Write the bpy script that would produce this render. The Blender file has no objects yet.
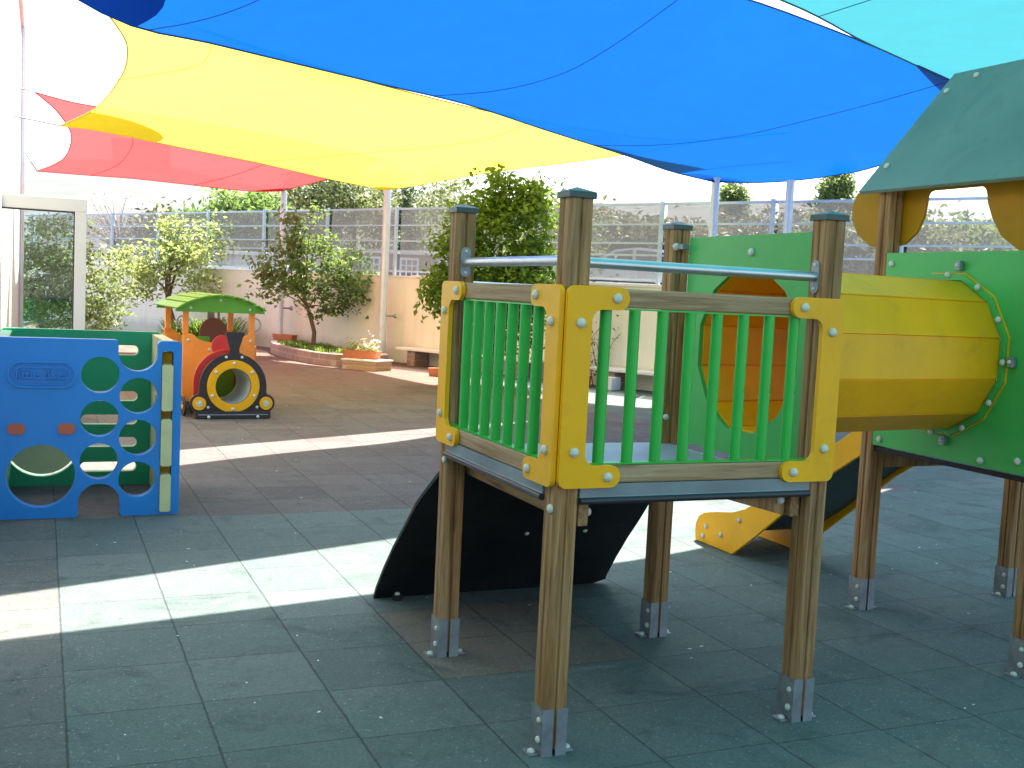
import bpy, bmesh, math, random
import numpy as np
from mathutils import Vector, Matrix
from mathutils.geometry import tessellate_polygon

random.seed(7)
RNG = np.random.default_rng(11)
S = bpy.context.scene
COL = S.collection
PI = math.pi

# ------------------------------------------------------------------ materials
def newmat(name):
    m = bpy.data.materials.new(name)
    m.use_nodes = True
    nt = m.node_tree
    nt.nodes.clear()
    out = nt.nodes.new('ShaderNodeOutputMaterial')
    return m, nt, out

def nd(nt, kind, **kw):
    n = nt.nodes.new(kind)
    for k, v in kw.items():
        if k in n.bl_rna.properties.keys():
            setattr(n, k, v)
        else:
            n.inputs[k].default_value = v
    return n

def mth(nt, op, a, b=None, c=None, clamp=False):
    n = nt.nodes.new('ShaderNodeMath'); n.operation = op; n.use_clamp = clamp
    for i, v in enumerate((a, b, c)):
        if v is None: continue
        if isinstance(v, (int, float)): n.inputs[i].default_value = v
        else: nt.links.new(v, n.inputs[i])
    return n.outputs[0]

def mixc(nt, fac, a, b, mode='MIX'):
    n = nt.nodes.new('ShaderNodeMix'); n.data_type = 'RGBA'; n.blend_type = mode
    for i, v in ((0, fac), (6, a), (7, b)):
        if isinstance(v, (int, float)): n.inputs[i].default_value = v
        elif isinstance(v, tuple): n.inputs[i].default_value = (*v, 1)[:4]
        else: nt.links.new(v, n.inputs[i])
    return n.outputs[2]

def noise(nt, vec, scale, detail=3, rough=.55, dist=0):
    n = nd(nt, 'ShaderNodeTexNoise', Scale=scale, Detail=detail, Roughness=rough, Distortion=dist)
    if vec is not None: nt.links.new(vec, n.inputs['Vector'])
    return n.outputs['Fac']

def ramp(nt, fac, stops):
    n = nt.nodes.new('ShaderNodeValToRGB')
    el = n.color_ramp.elements
    while len(el) < len(stops): el.new(.5)
    for e, (p, c) in zip(el, stops):
        e.position = p; e.color = (*c, 1) if len(c) == 3 else c
    nt.links.new(fac, n.inputs[0])
    return n.outputs[0]

def objco(nt):
    return nt.nodes.new('ShaderNodeTexCoord').outputs['Object']

def scaled(nt, vec, s):
    n = nt.nodes.new('ShaderNodeMapping'); n.inputs['Scale'].default_value = s
    nt.links.new(vec, n.inputs['Vector'])
    return n.outputs[0]

def bump(nt, h, strength=.3, dist=.01):
    n = nd(nt, 'ShaderNodeBump', Strength=strength, Distance=dist)
    nt.links.new(h, n.inputs['Height'])
    return n.outputs[0]

def surface(nt, out, color, rough=.5, metallic=0., normal=None, spec=.5):
    p = nt.nodes.new('ShaderNodeBsdfPrincipled')
    if isinstance(color, tuple): p.inputs['Base Color'].default_value = (*color, 1)
    else: nt.links.new(color, p.inputs['Base Color'])
    if isinstance(rough, (int, float)): p.inputs['Roughness'].default_value = rough
    else: nt.links.new(rough, p.inputs['Roughness'])
    p.inputs['Metallic'].default_value = metallic
    p.inputs['Specular IOR Level'].default_value = spec
    if normal is not None: nt.links.new(normal, p.inputs['Normal'])
    nt.links.new(p.outputs[0], out.inputs[0])
    return p

def plain(name, color, rough=.5, var=.12, scale=6, metallic=0., bmp=.05, bscale=60, spec=.5, dirt=0.):
    """paint, plastic or plaster with faint mottling, dirt patches and a fine bump"""
    m, nt, out = newmat(name)
    co = objco(nt)
    n1 = noise(nt, co, scale, 5)
    lo = tuple(max(0, c * (1 - var)) for c in color); hi = tuple(min(1, c * (1 + var)) for c in color)
    col = ramp(nt, n1, [(.3, lo), (.7, hi)])
    if dirt:
        n3 = noise(nt, co, scale * 2.3, 7, .7, .6)
        f = mth(nt, 'MULTIPLY', mth(nt, 'SUBTRACT', n3, .52, clamp=True), dirt * 5, clamp=True)
        col = mixc(nt, f, col, tuple(c * .45 + .02 for c in color))
        sc1 = noise(nt, scaled(nt, co, (3, 3, 55)), 2.2, 4, .6, 1.5); sc2 = noise(nt, co, 2.1, 4)
        f2 = mth(nt, 'MULTIPLY', mth(nt, 'GREATER_THAN', sc1, .655), mth(nt, 'GREATER_THAN', sc2, .5))
        col = mixc(nt, mth(nt, 'MULTIPLY', f2, .22), col, tuple(min(.8, c * .7 + .16) for c in color))
    n2 = noise(nt, co, bscale, 3)
    r = mth(nt, 'MULTIPLY_ADD', n1, .25, rough - .12)
    surface(nt, out, col, r, metallic, bump(nt, n2, bmp, .004), spec)
    return m

def wallmat(name, color):
    m, nt, out = newmat(name)
    co = objco(nt)
    a = noise(nt, co, .8, 6, .6); st = noise(nt, scaled(nt, co, (2.2, 2.2, .16)), 1.6, 5, .65)
    col = ramp(nt, a, [(.3, tuple(c * .93 for c in color)), (.7, color)])
    col = mixc(nt, mth(nt, 'MULTIPLY', mth(nt, 'SUBTRACT', st, .52, clamp=True), 1.8, clamp=True), col, tuple(c * .62 for c in color))
    sep = nt.nodes.new('ShaderNodeSeparateXYZ'); nt.links.new(co, sep.inputs[0])
    low = mth(nt, 'SUBTRACT', 1, mth(nt, 'MULTIPLY', mth(nt, 'ADD', sep.outputs[2], mth(nt, 'MULTIPLY', noise(nt, co, 3, 6, .7), -.45)), 5), clamp=True)
    col = mixc(nt, mth(nt, 'MULTIPLY', low, .5), col, tuple(c * .5 for c in color))
    surface(nt, out, col, .9, 0, bump(nt, noise(nt, co, 45, 4), .2, .004), .2)
    return m

def wood(name, c0, c1, c2):
    m, nt, out = newmat(name)
    co = objco(nt)
    info = nt.nodes.new('ShaderNodeObjectInfo')
    off = nt.nodes.new('ShaderNodeVectorMath'); off.operation = 'ADD'
    nt.links.new(co, off.inputs[0])
    sc = nt.nodes.new('ShaderNodeVectorMath'); sc.operation = 'SCALE'
    nt.links.new(info.outputs['Random'], sc.inputs[3]); sc.inputs[0].default_value = (7, 5, 3)
    nt.links.new(sc.outputs[0], off.inputs[1])
    v = off.outputs[0]
    g1 = noise(nt, scaled(nt, v, (24, 24, .9)), 1.5, 8, .68, 1.1)
    g2 = noise(nt, scaled(nt, v, (120, 120, 3.2)), 1.2, 5, .65, .4)
    big = noise(nt, scaled(nt, v, (6, 6, 1.1)), 1.5, 4)
    col = ramp(nt, g1, [(.36, c0), (.50, c1), (.64, c2)])
    col = mixc(nt, mth(nt, 'MULTIPLY', g2, .45), col, tuple(c * .55 for c in c0), 'MIX')
    col = mixc(nt, mth(nt, 'MULTIPLY', mth(nt, 'SUBTRACT', big, .42, clamp=True), 1.7, clamp=True), col, (.34, .22, .12), 'MIX')
    dark = mth(nt, 'LESS_THAN', noise(nt, scaled(nt, v, (70, 70, .8)), 1.0, 6, .72, .6), .36)
    col = mixc(nt, mth(nt, 'MULTIPLY', dark, .7), col, (.06, .035, .015))
    kn = nd(nt, 'ShaderNodeTexVoronoi', Scale=1.0); nt.links.new(scaled(nt, v, (13, 13, 3.2)), kn.inputs['Vector'])
    knot = mth(nt, 'SUBTRACT', 1, mth(nt, 'MULTIPLY', kn.outputs['Distance'], 4.5), clamp=True)
    col = mixc(nt, mth(nt, 'MULTIPLY', knot, .75), col, (.10, .045, .015))
    # feet of the posts are greyed by dirt and splashing
    sz = nt.nodes.new('ShaderNodeSeparateXYZ'); nt.links.new(v, sz.inputs[0])
    h = mth(nt, 'ADD', g1, mth(nt, 'MULTIPLY', g2, .7))
    surface(nt, out, col, .68, 0, bump(nt, h, .5, .004), .3)
    return m

def wood_along(name, axis, c0, c1, c2):
    return wood(name, c0, c1, c2)

def leafmat(name, c_dark, c_mid, c_light, trans=.35):
    m, nt, out = newmat(name)
    g = nt.nodes.new('ShaderNodeNewGeometry')
    col = ramp(nt, g.outputs['Random Per Island'], [(0, c_dark), (.5, c_mid), (1, c_light)])
    big = noise(nt, objco(nt), 2.2, 3)
    col = mixc(nt, mth(nt, 'MULTIPLY', mth(nt, 'SUBTRACT', big, .45, clamp=True), 1.6, clamp=True), col, c_light)
    d = nt.nodes.new('ShaderNodeBsdfPrincipled'); d.inputs['Roughness'].default_value = .5
    d.inputs['Specular IOR Level'].default_value = .35
    t = nt.nodes.new('ShaderNodeBsdfTranslucent')
    nt.links.new(col, d.inputs['Base Color'])
    tc = mixc(nt, .5, col, (c_light[0] * 1.3, c_light[1] * 1.3, c_light[2] * .8))
    nt.links.new(tc, t.inputs['Color'])
    mx = nt.nodes.new('ShaderNodeMixShader'); mx.inputs[0].default_value = trans
    nt.links.new(d.outputs[0], mx.inputs[1]); nt.links.new(t.outputs[0], mx.inputs[2])
    nt.links.new(mx.outputs[0], out.inputs[0])
    return m

def sailmat(name, color, trans_col, open_=.08, trans=.6):
    m, nt, out = newmat(name)
    co = objco(nt)
    w = noise(nt, scaled(nt, co, (1, 1, 1)), 3.0, 5, .6)
    w2 = noise(nt, co, 140, 2)
    k = mth(nt, 'MULTIPLY_ADD', w, .16, .84)
    k = mth(nt, 'MULTIPLY', k, mth(nt, 'MULTIPLY_ADD', w2, .16, .92))
    def tint(c):
        n = nt.nodes.new('ShaderNodeVectorMath'); n.operation = 'SCALE'
        n.inputs[0].default_value = c; nt.links.new(k, n.inputs[3]); return n.outputs[0]
    d = nt.nodes.new('ShaderNodeBsdfDiffuse'); t = nt.nodes.new('ShaderNodeBsdfTranslucent')
    nt.links.new(tint(color), d.inputs[0]); nt.links.new(tint(trans_col), t.inputs[0])
    mx = nt.nodes.new('ShaderNodeMixShader'); mx.inputs[0].default_value = trans
    nt.links.new(d.outputs[0], mx.inputs[1]); nt.links.new(t.outputs[0], mx.inputs[2])
    # the knitted cloth is slightly open: a little plain daylight leaks through
    tp = nt.nodes.new('ShaderNodeBsdfTransparent')
    mo = nt.nodes.new('ShaderNodeMixShader'); mo.inputs[0].default_value = open_
    nt.links.new(mx.outputs[0], mo.inputs[1]); nt.links.new(tp.outputs[0], mo.inputs[2])
    nt.links.new(mo.outputs[0], out.inputs[0])
    return m

def brickmat(name, c1, c2, mortar, scale, bw=.5, rh=.25, rough=.85):
    m, nt, out = newmat(name)
    co = objco(nt)
    sep = nt.nodes.new('ShaderNodeSeparateXYZ'); nt.links.new(co, sep.inputs[0])
    cmb = nt.nodes.new('ShaderNodeCombineXYZ')
    nt.links.new(mth(nt, 'ADD', sep.outputs[0], sep.outputs[1]), cmb.inputs[0]); nt.links.new(sep.outputs[2], cmb.inputs[1])
    b = nd(nt, 'ShaderNodeTexBrick', Scale=scale)
    b.inputs['Color1'].default_value = (*c1, 1); b.inputs['Color2'].default_value = (*c2, 1); b.inputs['Mortar'].default_value = (*mortar, 1)
    b.inputs['Mortar Size'].default_value = .02; b.inputs['Brick Width'].default_value = bw; b.inputs['Row Height'].default_value = rh
    nt.links.new(cmb.outputs[0], b.inputs['Vector'])
    col = mixc(nt, mth(nt, 'MULTIPLY', noise(nt, co, 9, 4), .4), b.outputs['Color'], tuple(c * .6 for c in c1))
    surface(nt, out, col, rough, 0, bump(nt, b.outputs['Fac'], -.4, .01))
    return m

M = {}
M['wood'] = wood('weathered_pine', (.17, .072, .024), (.38, .18, .060), (.54, .31, .14))
M['wood_grey'] = wood('grey_weathered_wood', (.25, .135, .06), (.45, .275, .145), (.56, .385, .235))
M['yellow'] = plain('yellow_hdpe', (.88, .40, .002), .42, .08, 3, dirt=.25, spec=.3)
M['yellow_tube'] = plain('yellow_panel', (.84, .385, .004), .45, .10, 2.5, dirt=.3, spec=.3)
M['green'] = plain('green_panel', (.045, .39, .075), .42, .1, 2.5, dirt=.25)
M['bar_green'] = plain('green_tube', (.018, .40, .045), .3, .08, 5)
M['roofgreen'] = plain('roof_panel', (.125, .195, .16), .5, .18, 1.6, dirt=.5)
M['cap'] = plain('cap_green_black', (.012, .05, .042), .35, .2, 12)
M['bolt'] = plain('bolt_cap_plastic', (.60, .585, .50), .45, .12, 40)
M['galv'] = plain('galvanised_steel', (.27, .285, .30), .5, .22, 14, .6, .06, dirt=.3)
M['steel'] = plain('stainless_pipe', (.55, .57, .58), .38, .06, 8, 1., .02)
M['lip'] = plain('deck_edge_steel', (.20, .235, .245), .45, .2, 5, .2)
M['rolldark'] = plain('dark_edge_steel', (.035, .034, .040), .4, .2, 6, .3)
M['deck'] = plain('deck_plate', (.30, .33, .38), .5, .12, 4, dirt=.3)
M['black'] = plain('black_rubber_sheet', (.011, .011, .012), .6, .5, 2.2, dirt=.9, spec=.3)
M['chute'] = plain('slide_chute', (.03, .055, .055), .5, .2, 3)
M['darkyellow'] = plain('yellow_scallop', (.42, .19, .003), .5, .1, 3, spec=.15)  # on the scalloped boards: yellow darkened to carry the shade under the roof
M['blue'] = plain('blue_plastic', (.010, .205, .62), .36, .06, 2, dirt=.15)
M['pgreen'] = plain('green_plastic', (.010, .30, .125), .4, .08, 2, dirt=.2)
M['cream'] = plain('cream_plastic', (.62, .56, .30), .45, .08, 4, dirt=.25)
M['redhandle'] = plain('red_plastic', (.55, .10, .05), .4, .08, 9)
M['orange'] = plain('orange_panel', (.88, .27, .03), .45, .1, 3, dirt=.2)
M['tgreen'] = plain('leaf_green_panel', (.12, .34, .015), .45, .1, 3, dirt=.2)
M['brown'] = plain('dark_brown_panel', (.030, .018, .017), .5, .2, 4)
M['red'] = plain('red_panel', (.55, .035, .025), .45, .1, 3)
M['rust'] = plain('rust_red_panel', (.20, .055, .025), .5, .15, 3)
M['tubegrey'] = plain('grey_tube', (.62, .62, .60), .4, .08, 5)
M['wall'] = wallmat('cream_render', (.84, .78, .63))
M['coping'] = plain('white_stone', (.74, .71, .66), .8, .08, 3)
M['white'] = plain('white_paint', (.80, .79, .77), .6, .04, 1.2)
M['frame'] = plain('white_frame', (.60, .57, .50), .45, .04, 2)
M['pole'] = plain('pole_paint', (.62, .66, .68), .35, .08, 4, .2)
M['fence'] = plain('fence_blue_grey', (.46, .55, .60), .45, .12, 4, .1)
M['terracotta'] = plain('terracotta', (.46, .15, .07), .75, .14, 8, dirt=.2)
M['soil'] = plain('soil', (.06, .045, .03), .95, .3, 30, 0, .6, 40)
M['brick'] = brickmat('stone_block', (.36, .24, .20), (.28, .18, .15), (.45, .36, .30), 2.2)
M['brick_tan'] = brickmat('tan_brick', (.48, .30, .16), (.42, .25, .13), (.55, .45, .33), 3.5)
M['pinkwall'] = plain('pink_brown_render', (.30, .20, .17), .9, .12, .6)
M['bark'] = plain('bark', (.14, .09, .06), .9, .35, 30, 0, .6, 50)
M['barkgrey'] = plain('pale_bark', (.30, .25, .22), .9, .25, 20, 0, .5, 40)
M['asphalt'] = plain('asphalt', (.09, .09, .09), .9, .2, 3, 0, .3, 80)
M['carpaint'] = plain('silver_paint', (.52, .53, .56), .28, .03, 2, .55)
M['tyre'] = plain('tyre', (.02, .02, .02), .8, .2, 10)
M['darkglass'] = plain('car_glass', (.03, .035, .04), .08, .1, 2)
M['rim'] = plain('rim', (.4, .4, .42), .3, .1, 8, .8)
M['hillwhite'] = plain('whitewash', (.6, .58, .54), .8, .05, .3)
M['rooftile'] = plain('roof_tile', (.42, .20, .12), .85, .2, 1.5)
M['signblue'] = plain('sign_blue', (.05, .12, .42), .5, .05, 1)
M['cypress'] = leafmat('cypress_leaf', (.030, .055, .022), (.05, .085, .03), (.08, .13, .045), .2)
M['leaf_citrus'] = leafmat('citrus_leaf', (.11, .16, .04), (.20, .27, .08), (.42, .47, .20), .45)
M['leaf_mid'] = leafmat('olive_leaf', (.045, .085, .022), (.085, .15, .042), (.22, .32, .10), .45)
M['leaf_dense'] = leafmat('glossy_leaf', (.035, .075, .012), (.08, .155, .022), (.20, .31, .045), .42)
M['leaf_bush'] = leafmat('bush_leaf', (.07, .11, .04), (.13, .19, .065), (.26, .34, .13), .42)
M['leaf_far'] = leafmat('far_leaf', (.08, .11, .05), (.13, .165, .07), (.24, .27, .12), .4)
M['leaf_dry'] = leafmat('dry_leaf', (.06, .065, .03), (.10, .10, .05), (.16, .155, .085), .3)
M['blossom'] = leafmat('pale_twig', (.35, .28, .26), (.48, .38, .36), (.62, .52, .50), .3)
M['strap'] = leafmat('strap_leaf', (.05, .12, .015), (.10, .20, .03), (.24, .34, .06), .4)
M['flower'] = leafmat('white_petal', (.65, .62, .58), (.75, .70, .68), (.8, .78, .72), .3)
M['pinkflower'] = leafmat('pink_petal', (.45, .06, .12), (.6, .10, .18), (.7, .2, .28), .3)
M['sail_blue'] = sailmat('blue_sail', (.015, .10, .38), (.001, .056, .25), .007)
M['sail_yellow'] = sailmat('yellow_sail', (.60, .50, .03), (.45, .39, .055), .03)
M['sail_red'] = sailmat('red_sail', (.50, .05, .045), (.38, .052, .052), .02)
M['sail_cyan'] = sailmat('cyan_sail', (.10, .34, .36), (.024, .162, .188), .012)
M['seam'] = plain('seam_thread', (.01, .05, .2), .8)
M['seam_dark'] = plain('seam_navy', (.01, .04, .16), .8)
M['seam_yellow'] = plain('seam_yellow', (.45, .32, .02), .8)
M['seam_red'] = plain('seam_red', (.3, .02, .02), .8)
M['seam_cyan'] = plain('seam_cyan', (.01, .09, .12), .8)
M['cable'] = plain('steel_cable', (.4, .4, .42), .4, .1, 8, .6)

def glassmat():
    m, nt, out = newmat('tinted_glass')
    t = nt.nodes.new('ShaderNodeBsdfTransparent'); t.inputs[0].default_value = (.80, .85, .86, 1)
    g = nt.nodes.new('ShaderNodeBsdfGlossy'); g.inputs['Roughness'].default_value = .03
    f = nt.nodes.new('ShaderNodeFresnel'); f.inputs[0].default_value = 1.5
    mx = nt.nodes.new('ShaderNodeMixShader'); nt.links.new(f.outputs[0], mx.inputs[0])
    nt.links.new(t.outputs[0], mx.inputs[1]); nt.links.new(g.outputs[0], mx.inputs[2])
    nt.links.new(mx.outputs[0], out.inputs[0]); return m
M['glass'] = glassmat()

def meshmat():
    m, nt, out = newmat('fence_mesh')
    t = nt.nodes.new('ShaderNodeBsdfTransparent')
    d = nt.nodes.new('ShaderNodeBsdfDiffuse'); d.inputs[0].default_value = (.21, .21, .205, 1)  # grey mesh, colour lightened to stand in for the glare haze beyond it
    tr = nt.nodes.new('ShaderNodeBsdfTranslucent'); tr.inputs[0].default_value = (.15, .15, .145, 1)
    m2 = nt.nodes.new('ShaderNodeMixShader'); m2.inputs[0].default_value = .45
    nt.links.new(d.outputs[0], m2.inputs[1]); nt.links.new(tr.outputs[0], m2.inputs[2])
    mx = nt.nodes.new('ShaderNodeMixShader')
    nt.links.new(mth(nt, 'MULTIPLY_ADD', noise(nt, objco(nt), 1.3, 4), .10, .36), mx.inputs[0])
    nt.links.new(t.outputs[0], mx.inputs[1]); nt.links.new(m2.outputs[0], mx.inputs[2])
    nt.links.new(mx.outputs[0], out.inputs[0]); return m
M['mesh'] = meshmat()

T, GX, GY = .4793, .0966, 4.1237
def tilemat():
    m, nt, out = newmat('rubber_tiles')
    co = objco(nt)
    sep = nt.nodes.new('ShaderNodeSeparateXYZ'); nt.links.new(co, sep.inputs[0])
    wob = noise(nt, co, 9, 3)
    wx = mth(nt, 'MULTIPLY_ADD', wob, .010, -.005)
    X = mth(nt, 'DIVIDE', mth(nt, 'SUBTRACT', mth(nt, 'ADD', sep.outputs[0], wx), GX), T)
    ix = mth(nt, 'FLOOR', X)
    # every column of tiles is shifted a little along its length
    cw = nt.nodes.new('ShaderNodeTexWhiteNoise'); cw.noise_dimensions = '1D'; nt.links.new(ix, cw.inputs['W'])
    shift = mth(nt, 'MULTIPLY_ADD', cw.outputs['Value'], .05, -.025)
    Y = mth(nt, 'DIVIDE', mth(nt, 'SUBTRACT', mth(nt, 'ADD', sep.outputs[1], wx), GY), T)
    Y = mth(nt, 'ADD', Y, shift)
    left = mth(nt, 'LESS_THAN', ix, -.5)
    Y = mth(nt, 'ADD', Y, mth(nt, 'MULTIPLY', left, .12))
    iy = mth(nt, 'FLOOR', Y)
    fx = mth(nt, 'FRACT', X); fy = mth(nt, 'FRACT', Y)
    ex = mth(nt, 'MINIMUM', fx, mth(nt, 'SUBTRACT', 1, fx)); ey = mth(nt, 'MINIMUM', fy, mth(nt, 'SUBTRACT', 1, fy))
    e = mth(nt, 'MINIMUM', ex, mth(nt, 'MULTIPLY', ey, 1.5))
    jw = mth(nt, 'MULTIPLY_ADD', noise(nt, co, 16, 5, .7), .030, -.002)
    joint = mth(nt, 'SUBTRACT', 1, mth(nt, 'DIVIDE', e, jw, clamp=True), clamp=True)
    cmb = nt.nodes.new('ShaderNodeCombineXYZ'); nt.links.new(ix, cmb.inputs[0]); nt.links.new(iy, cmb.inputs[1])
    wn = nt.nodes.new('ShaderNodeTexWhiteNoise'); wn.noise_dimensions = '2D'; nt.links.new(cmb.outputs[0], wn.inputs['Vector'])
    rnd = wn.outputs['Value']
    teal = ramp(nt, rnd, [(0, (.080, .108, .101)), (.35, (.106, .136, .127)), (.7, (.092, .122, .115)), (1, (.122, .150, .140))])
    brn = ramp(nt, rnd, [(0, (.100, .080, .076)), (.5, (.120, .096, .090)), (1, (.142, .112, .102))])
    far = mth(nt, 'GREATER_THAN', iy, 6.5)
    near_x = mth(nt, 'LESS_THAN', ix, 14.5)
    b = mth(nt, 'MAXIMUM', mth(nt, 'MULTIPLY', far, near_x), mth(nt, 'MULTIPLY', left, .55))
    # a few worn brown tiles round the foot of the climbing ramp
    p = mth(nt, 'MULTIPLY', mth(nt, 'COMPARE', ix, 3.5, 1.1), mth(nt, 'COMPARE', iy, .5, .9))
    b = mth(nt, 'MAXIMUM', b, mth(nt, 'MULTIPLY', p, .75))
    redder = mth(nt, 'MULTIPLY', mth(nt, 'SUBTRACT', sep.outputs[1], 13.5), .25, clamp=True)
    brn = mixc(nt, redder, brn, (.145, .078, .056))
    col = mixc(nt, b, teal, brn)
    col = mixc(nt, mth(nt, 'MULTIPLY', p, .55), col, (.20, .155, .115))
    big = noise(nt, co, 1.3, 6, .65)
    col = mixc(nt, mth(nt, 'MULTIPLY', mth(nt, 'SUBTRACT', big, .40, clamp=True), 1.3, clamp=True), col, (.135, .145, .135))
    dust = noise(nt, co, 4.5, 7, .7, .8)
    col = mixc(nt, mth(nt, 'MULTIPLY', mth(nt, 'SUBTRACT', dust, .5, clamp=True), 1.6, clamp=True), col, (.165, .175, .16))
    stain = noise(nt, co, 2.6, 8, .72, 1.2)
    col = mixc(nt, mth(nt, 'MULTIPLY', mth(nt, 'SUBTRACT', stain, .52, clamp=True), 4.0, clamp=True), col, (.048, .066, .062))
    gran = nd(nt, 'ShaderNodeTexVoronoi', Scale=150.); nt.links.new(co, gran.inputs['Vector'])
    gs = nt.nodes.new('ShaderNodeSeparateColor'); nt.links.new(gran.outputs['Color'], gs.inputs[0])
    k = mth(nt, 'MULTIPLY_ADD', gs.outputs[0], .34, .83)
    sc = nt.nodes.new('ShaderNodeVectorMath'); sc.operation = 'SCALE'; nt.links.new(col, sc.inputs[0]); nt.links.new(k, sc.inputs[3])
    col = sc.outputs[0]
    fleck = mth(nt, 'MULTIPLY', mth(nt, 'GREATER_THAN', gs.outputs[1], .985), mth(nt, 'GREATER_THAN', noise(nt, co, 1.7, 4), .47))
    col = mixc(nt, mth(nt, 'MULTIPLY', fleck, .55), col, (.30, .34, .32))
    col = mixc(nt, mth(nt, 'MULTIPLY', joint, .72), col, (.022, .026, .026))
    h = mth(nt, 'ADD', mth(nt, 'MULTIPLY', gs.outputs[2], .25), mth(nt, 'MULTIPLY', joint, -1.6))
    surface(nt, out, col, .88, 0, bump(nt, h, .5, .006), .25)
    return m
M['tiles'] = tilemat()

def hillmat():
    m, nt, out = newmat('dry_hillside')
    co = objco(nt)
    n = noise(nt, co, .035, 8, .7)
    n2 = noise(nt, co, .25, 6, .7)
    col = ramp(nt, n, [(.35, (.05, .062, .05)), (.5, (.085, .085, .08)), (.65, (.14, .13, .12))])
    col = mixc(nt, mth(nt, 'MULTIPLY', mth(nt, 'GREATER_THAN', n2, .56), .7), col, (.05, .075, .045))
    surface(nt, out, col, .95)
    return m
M['hill'] = hillmat()

# ------------------------------------------------------------------ geometry helpers
class MB:
    def __init__(s): s.v = []; s.f = []
    def add(s, vs, fs, mat=None):
        o = len(s.v)
        s.v += [tuple(mat @ Vector(p)) if mat is not None else tuple(p) for p in vs]
        s.f += [tuple(i + o for i in f) for f in fs]
        return s
    def box(s, x0, x1, y0, y1, z0, z1, mat=None):
        vs = [(x0, y0, z0), (x1, y0, z0), (x1, y1, z0), (x0, y1, z0), (x0, y0, z1), (x1, y0, z1), (x1, y1, z1), (x0, y1, z1)]
        return s.add(vs, [(0, 3, 2, 1), (4, 5, 6, 7), (0, 1, 5, 4), (1, 2, 6, 5), (2, 3, 7, 6), (3, 0, 4, 7)], mat)
    def tube(s, pts, r, n=12, cap=True, mat=None):
        pts = [Vector(p) for p in pts]
        rr = r if isinstance(r, (list, tuple)) else [r] * len(pts)
        vs = []; fs = []
        prev = None
        for i, p in enumerate(pts):
            d = (pts[min(i + 1, len(pts) - 1)] - pts[max(i - 1, 0)]).normalized()
            if prev is None:
                a = d.orthogonal().normalized()
            else:
                a = (prev - d * prev.dot(d)).normalized()
            prev = a
            b = d.cross(a)
            for k in range(n):
                t = 2 * PI * k / n
                vs.append(p + (a * math.cos(t) + b * math.sin(t)) * rr[i])
        for i in range(len(pts) - 1):
            for k in range(n):
                k2 = (k + 1) % n
                fs.append((i * n + k, i * n + k2, (i + 1) * n + k2, (i + 1) * n + k))
        if cap:
            fs.append(tuple(reversed(range(n)))); fs.append(tuple(range((len(pts) - 1) * n, len(pts) * n)))
        return s.add(vs, fs, mat)
    def extrude(s, poly, t0, t1, frame, holes=()):
        """flat outline (u,v) with holes, thick from t0 to t1 along w; frame maps (u,v,w)"""
        loops = [list(poly)] + [list(h) for h in holes]
        tris = tessellate_polygon([[Vector((a, b, 0)) for a, b in l] for l in loops])
        flat = [p for l in loops for p in l]
        n = len(flat)
        vs = [frame(a, b, t0) for a, b in flat] + [frame(a, b, t1) for a, b in flat]
        fs = []
        for t in tris:
            fs.append((t[0], t[1], t[2])); fs.append((t[2] + n, t[1] + n, t[0] + n))
        o = 0
        for l in loops:
            m = len(l)
            for i in range(m):
                j = (i + 1) % m
                fs.append((o + i, o + j, o + j + n, o + i + n))
            o += m
        return s.add(vs, fs)
    def lathe(s, prof, n=20, mat=None, axis=None):
        vs = []; fs = []
        for r_, z in prof:
            for k in range(n):
                t = 2 * PI * k / n; vs.append((r_ * math.cos(t), r_ * math.sin(t), z))
        m = len(prof)
        for i in range(m - 1):
            for k in range(n):
                k2 = (k + 1) % n; fs.append((i * n + k, i * n + k2, (i + 1) * n + k2, (i + 1) * n + k))
        fs.append(tuple(reversed(range(n)))); fs.append(tuple(range((m - 1) * n, m * n)))
        return s.add(vs, fs, mat)
    def build(s, name, mat, parent=None, bevel=0., seg=2, smooth=False, loc=None, fix=True):
        me = bpy.data.meshes.new(name)
        me.from_pydata(s.v, [], s.f); me.update()
        if fix:
            bm = bmesh.new(); bm.from_mesh(me)
            bmesh.ops.remove_doubles(bm, verts=bm.verts, dist=1e-5)
            bmesh.ops.recalc_face_normals(bm, faces=bm.faces)
            bm.to_mesh(me); bm.free()
        me.materials.append(M[mat] if isinstance(mat, str) else mat)
        if smooth:
            me.shade_smooth()
            if hasattr(me, 'set_sharp_from_angle'): me.set_sharp_from_angle(angle=math.radians(38))
        o = bpy.data.objects.new(name, me); COL.objects.link(o)
        if parent is not None: o.parent = parent
        if loc is not None: o.location = loc
        if bevel:
            b = o.modifiers.new('bevel', 'BEVEL'); b.width = bevel; b.segments = seg; b.limit_method = 'ANGLE'; b.angle_limit = math.radians(35)
        return o

def empty(name, loc=(0, 0, 0), rz=0):
    o = bpy.data.objects.new(name, None); COL.objects.link(o)
    o.location = loc; o.rotation_euler = (0, 0, rz); o.empty_display_size = .1
    return o
def tag(o, label=None, cat=None, group=None, kind=None):
    if label: o['label'] = label
    if cat: o['category'] = cat
    if group: o['group'] = group
    if kind: o['kind'] = kind
    return o
def structure(o): o['kind'] = 'structure'; return o
def kids(o): return [c for c in COL.objects if c.parent == o]
def copy_tree(o, parent=None):
    c = o.copy(); COL.objects.link(c)
    c.parent = parent
    for k in kids(o): copy_tree(k, c)
    return c

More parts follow.
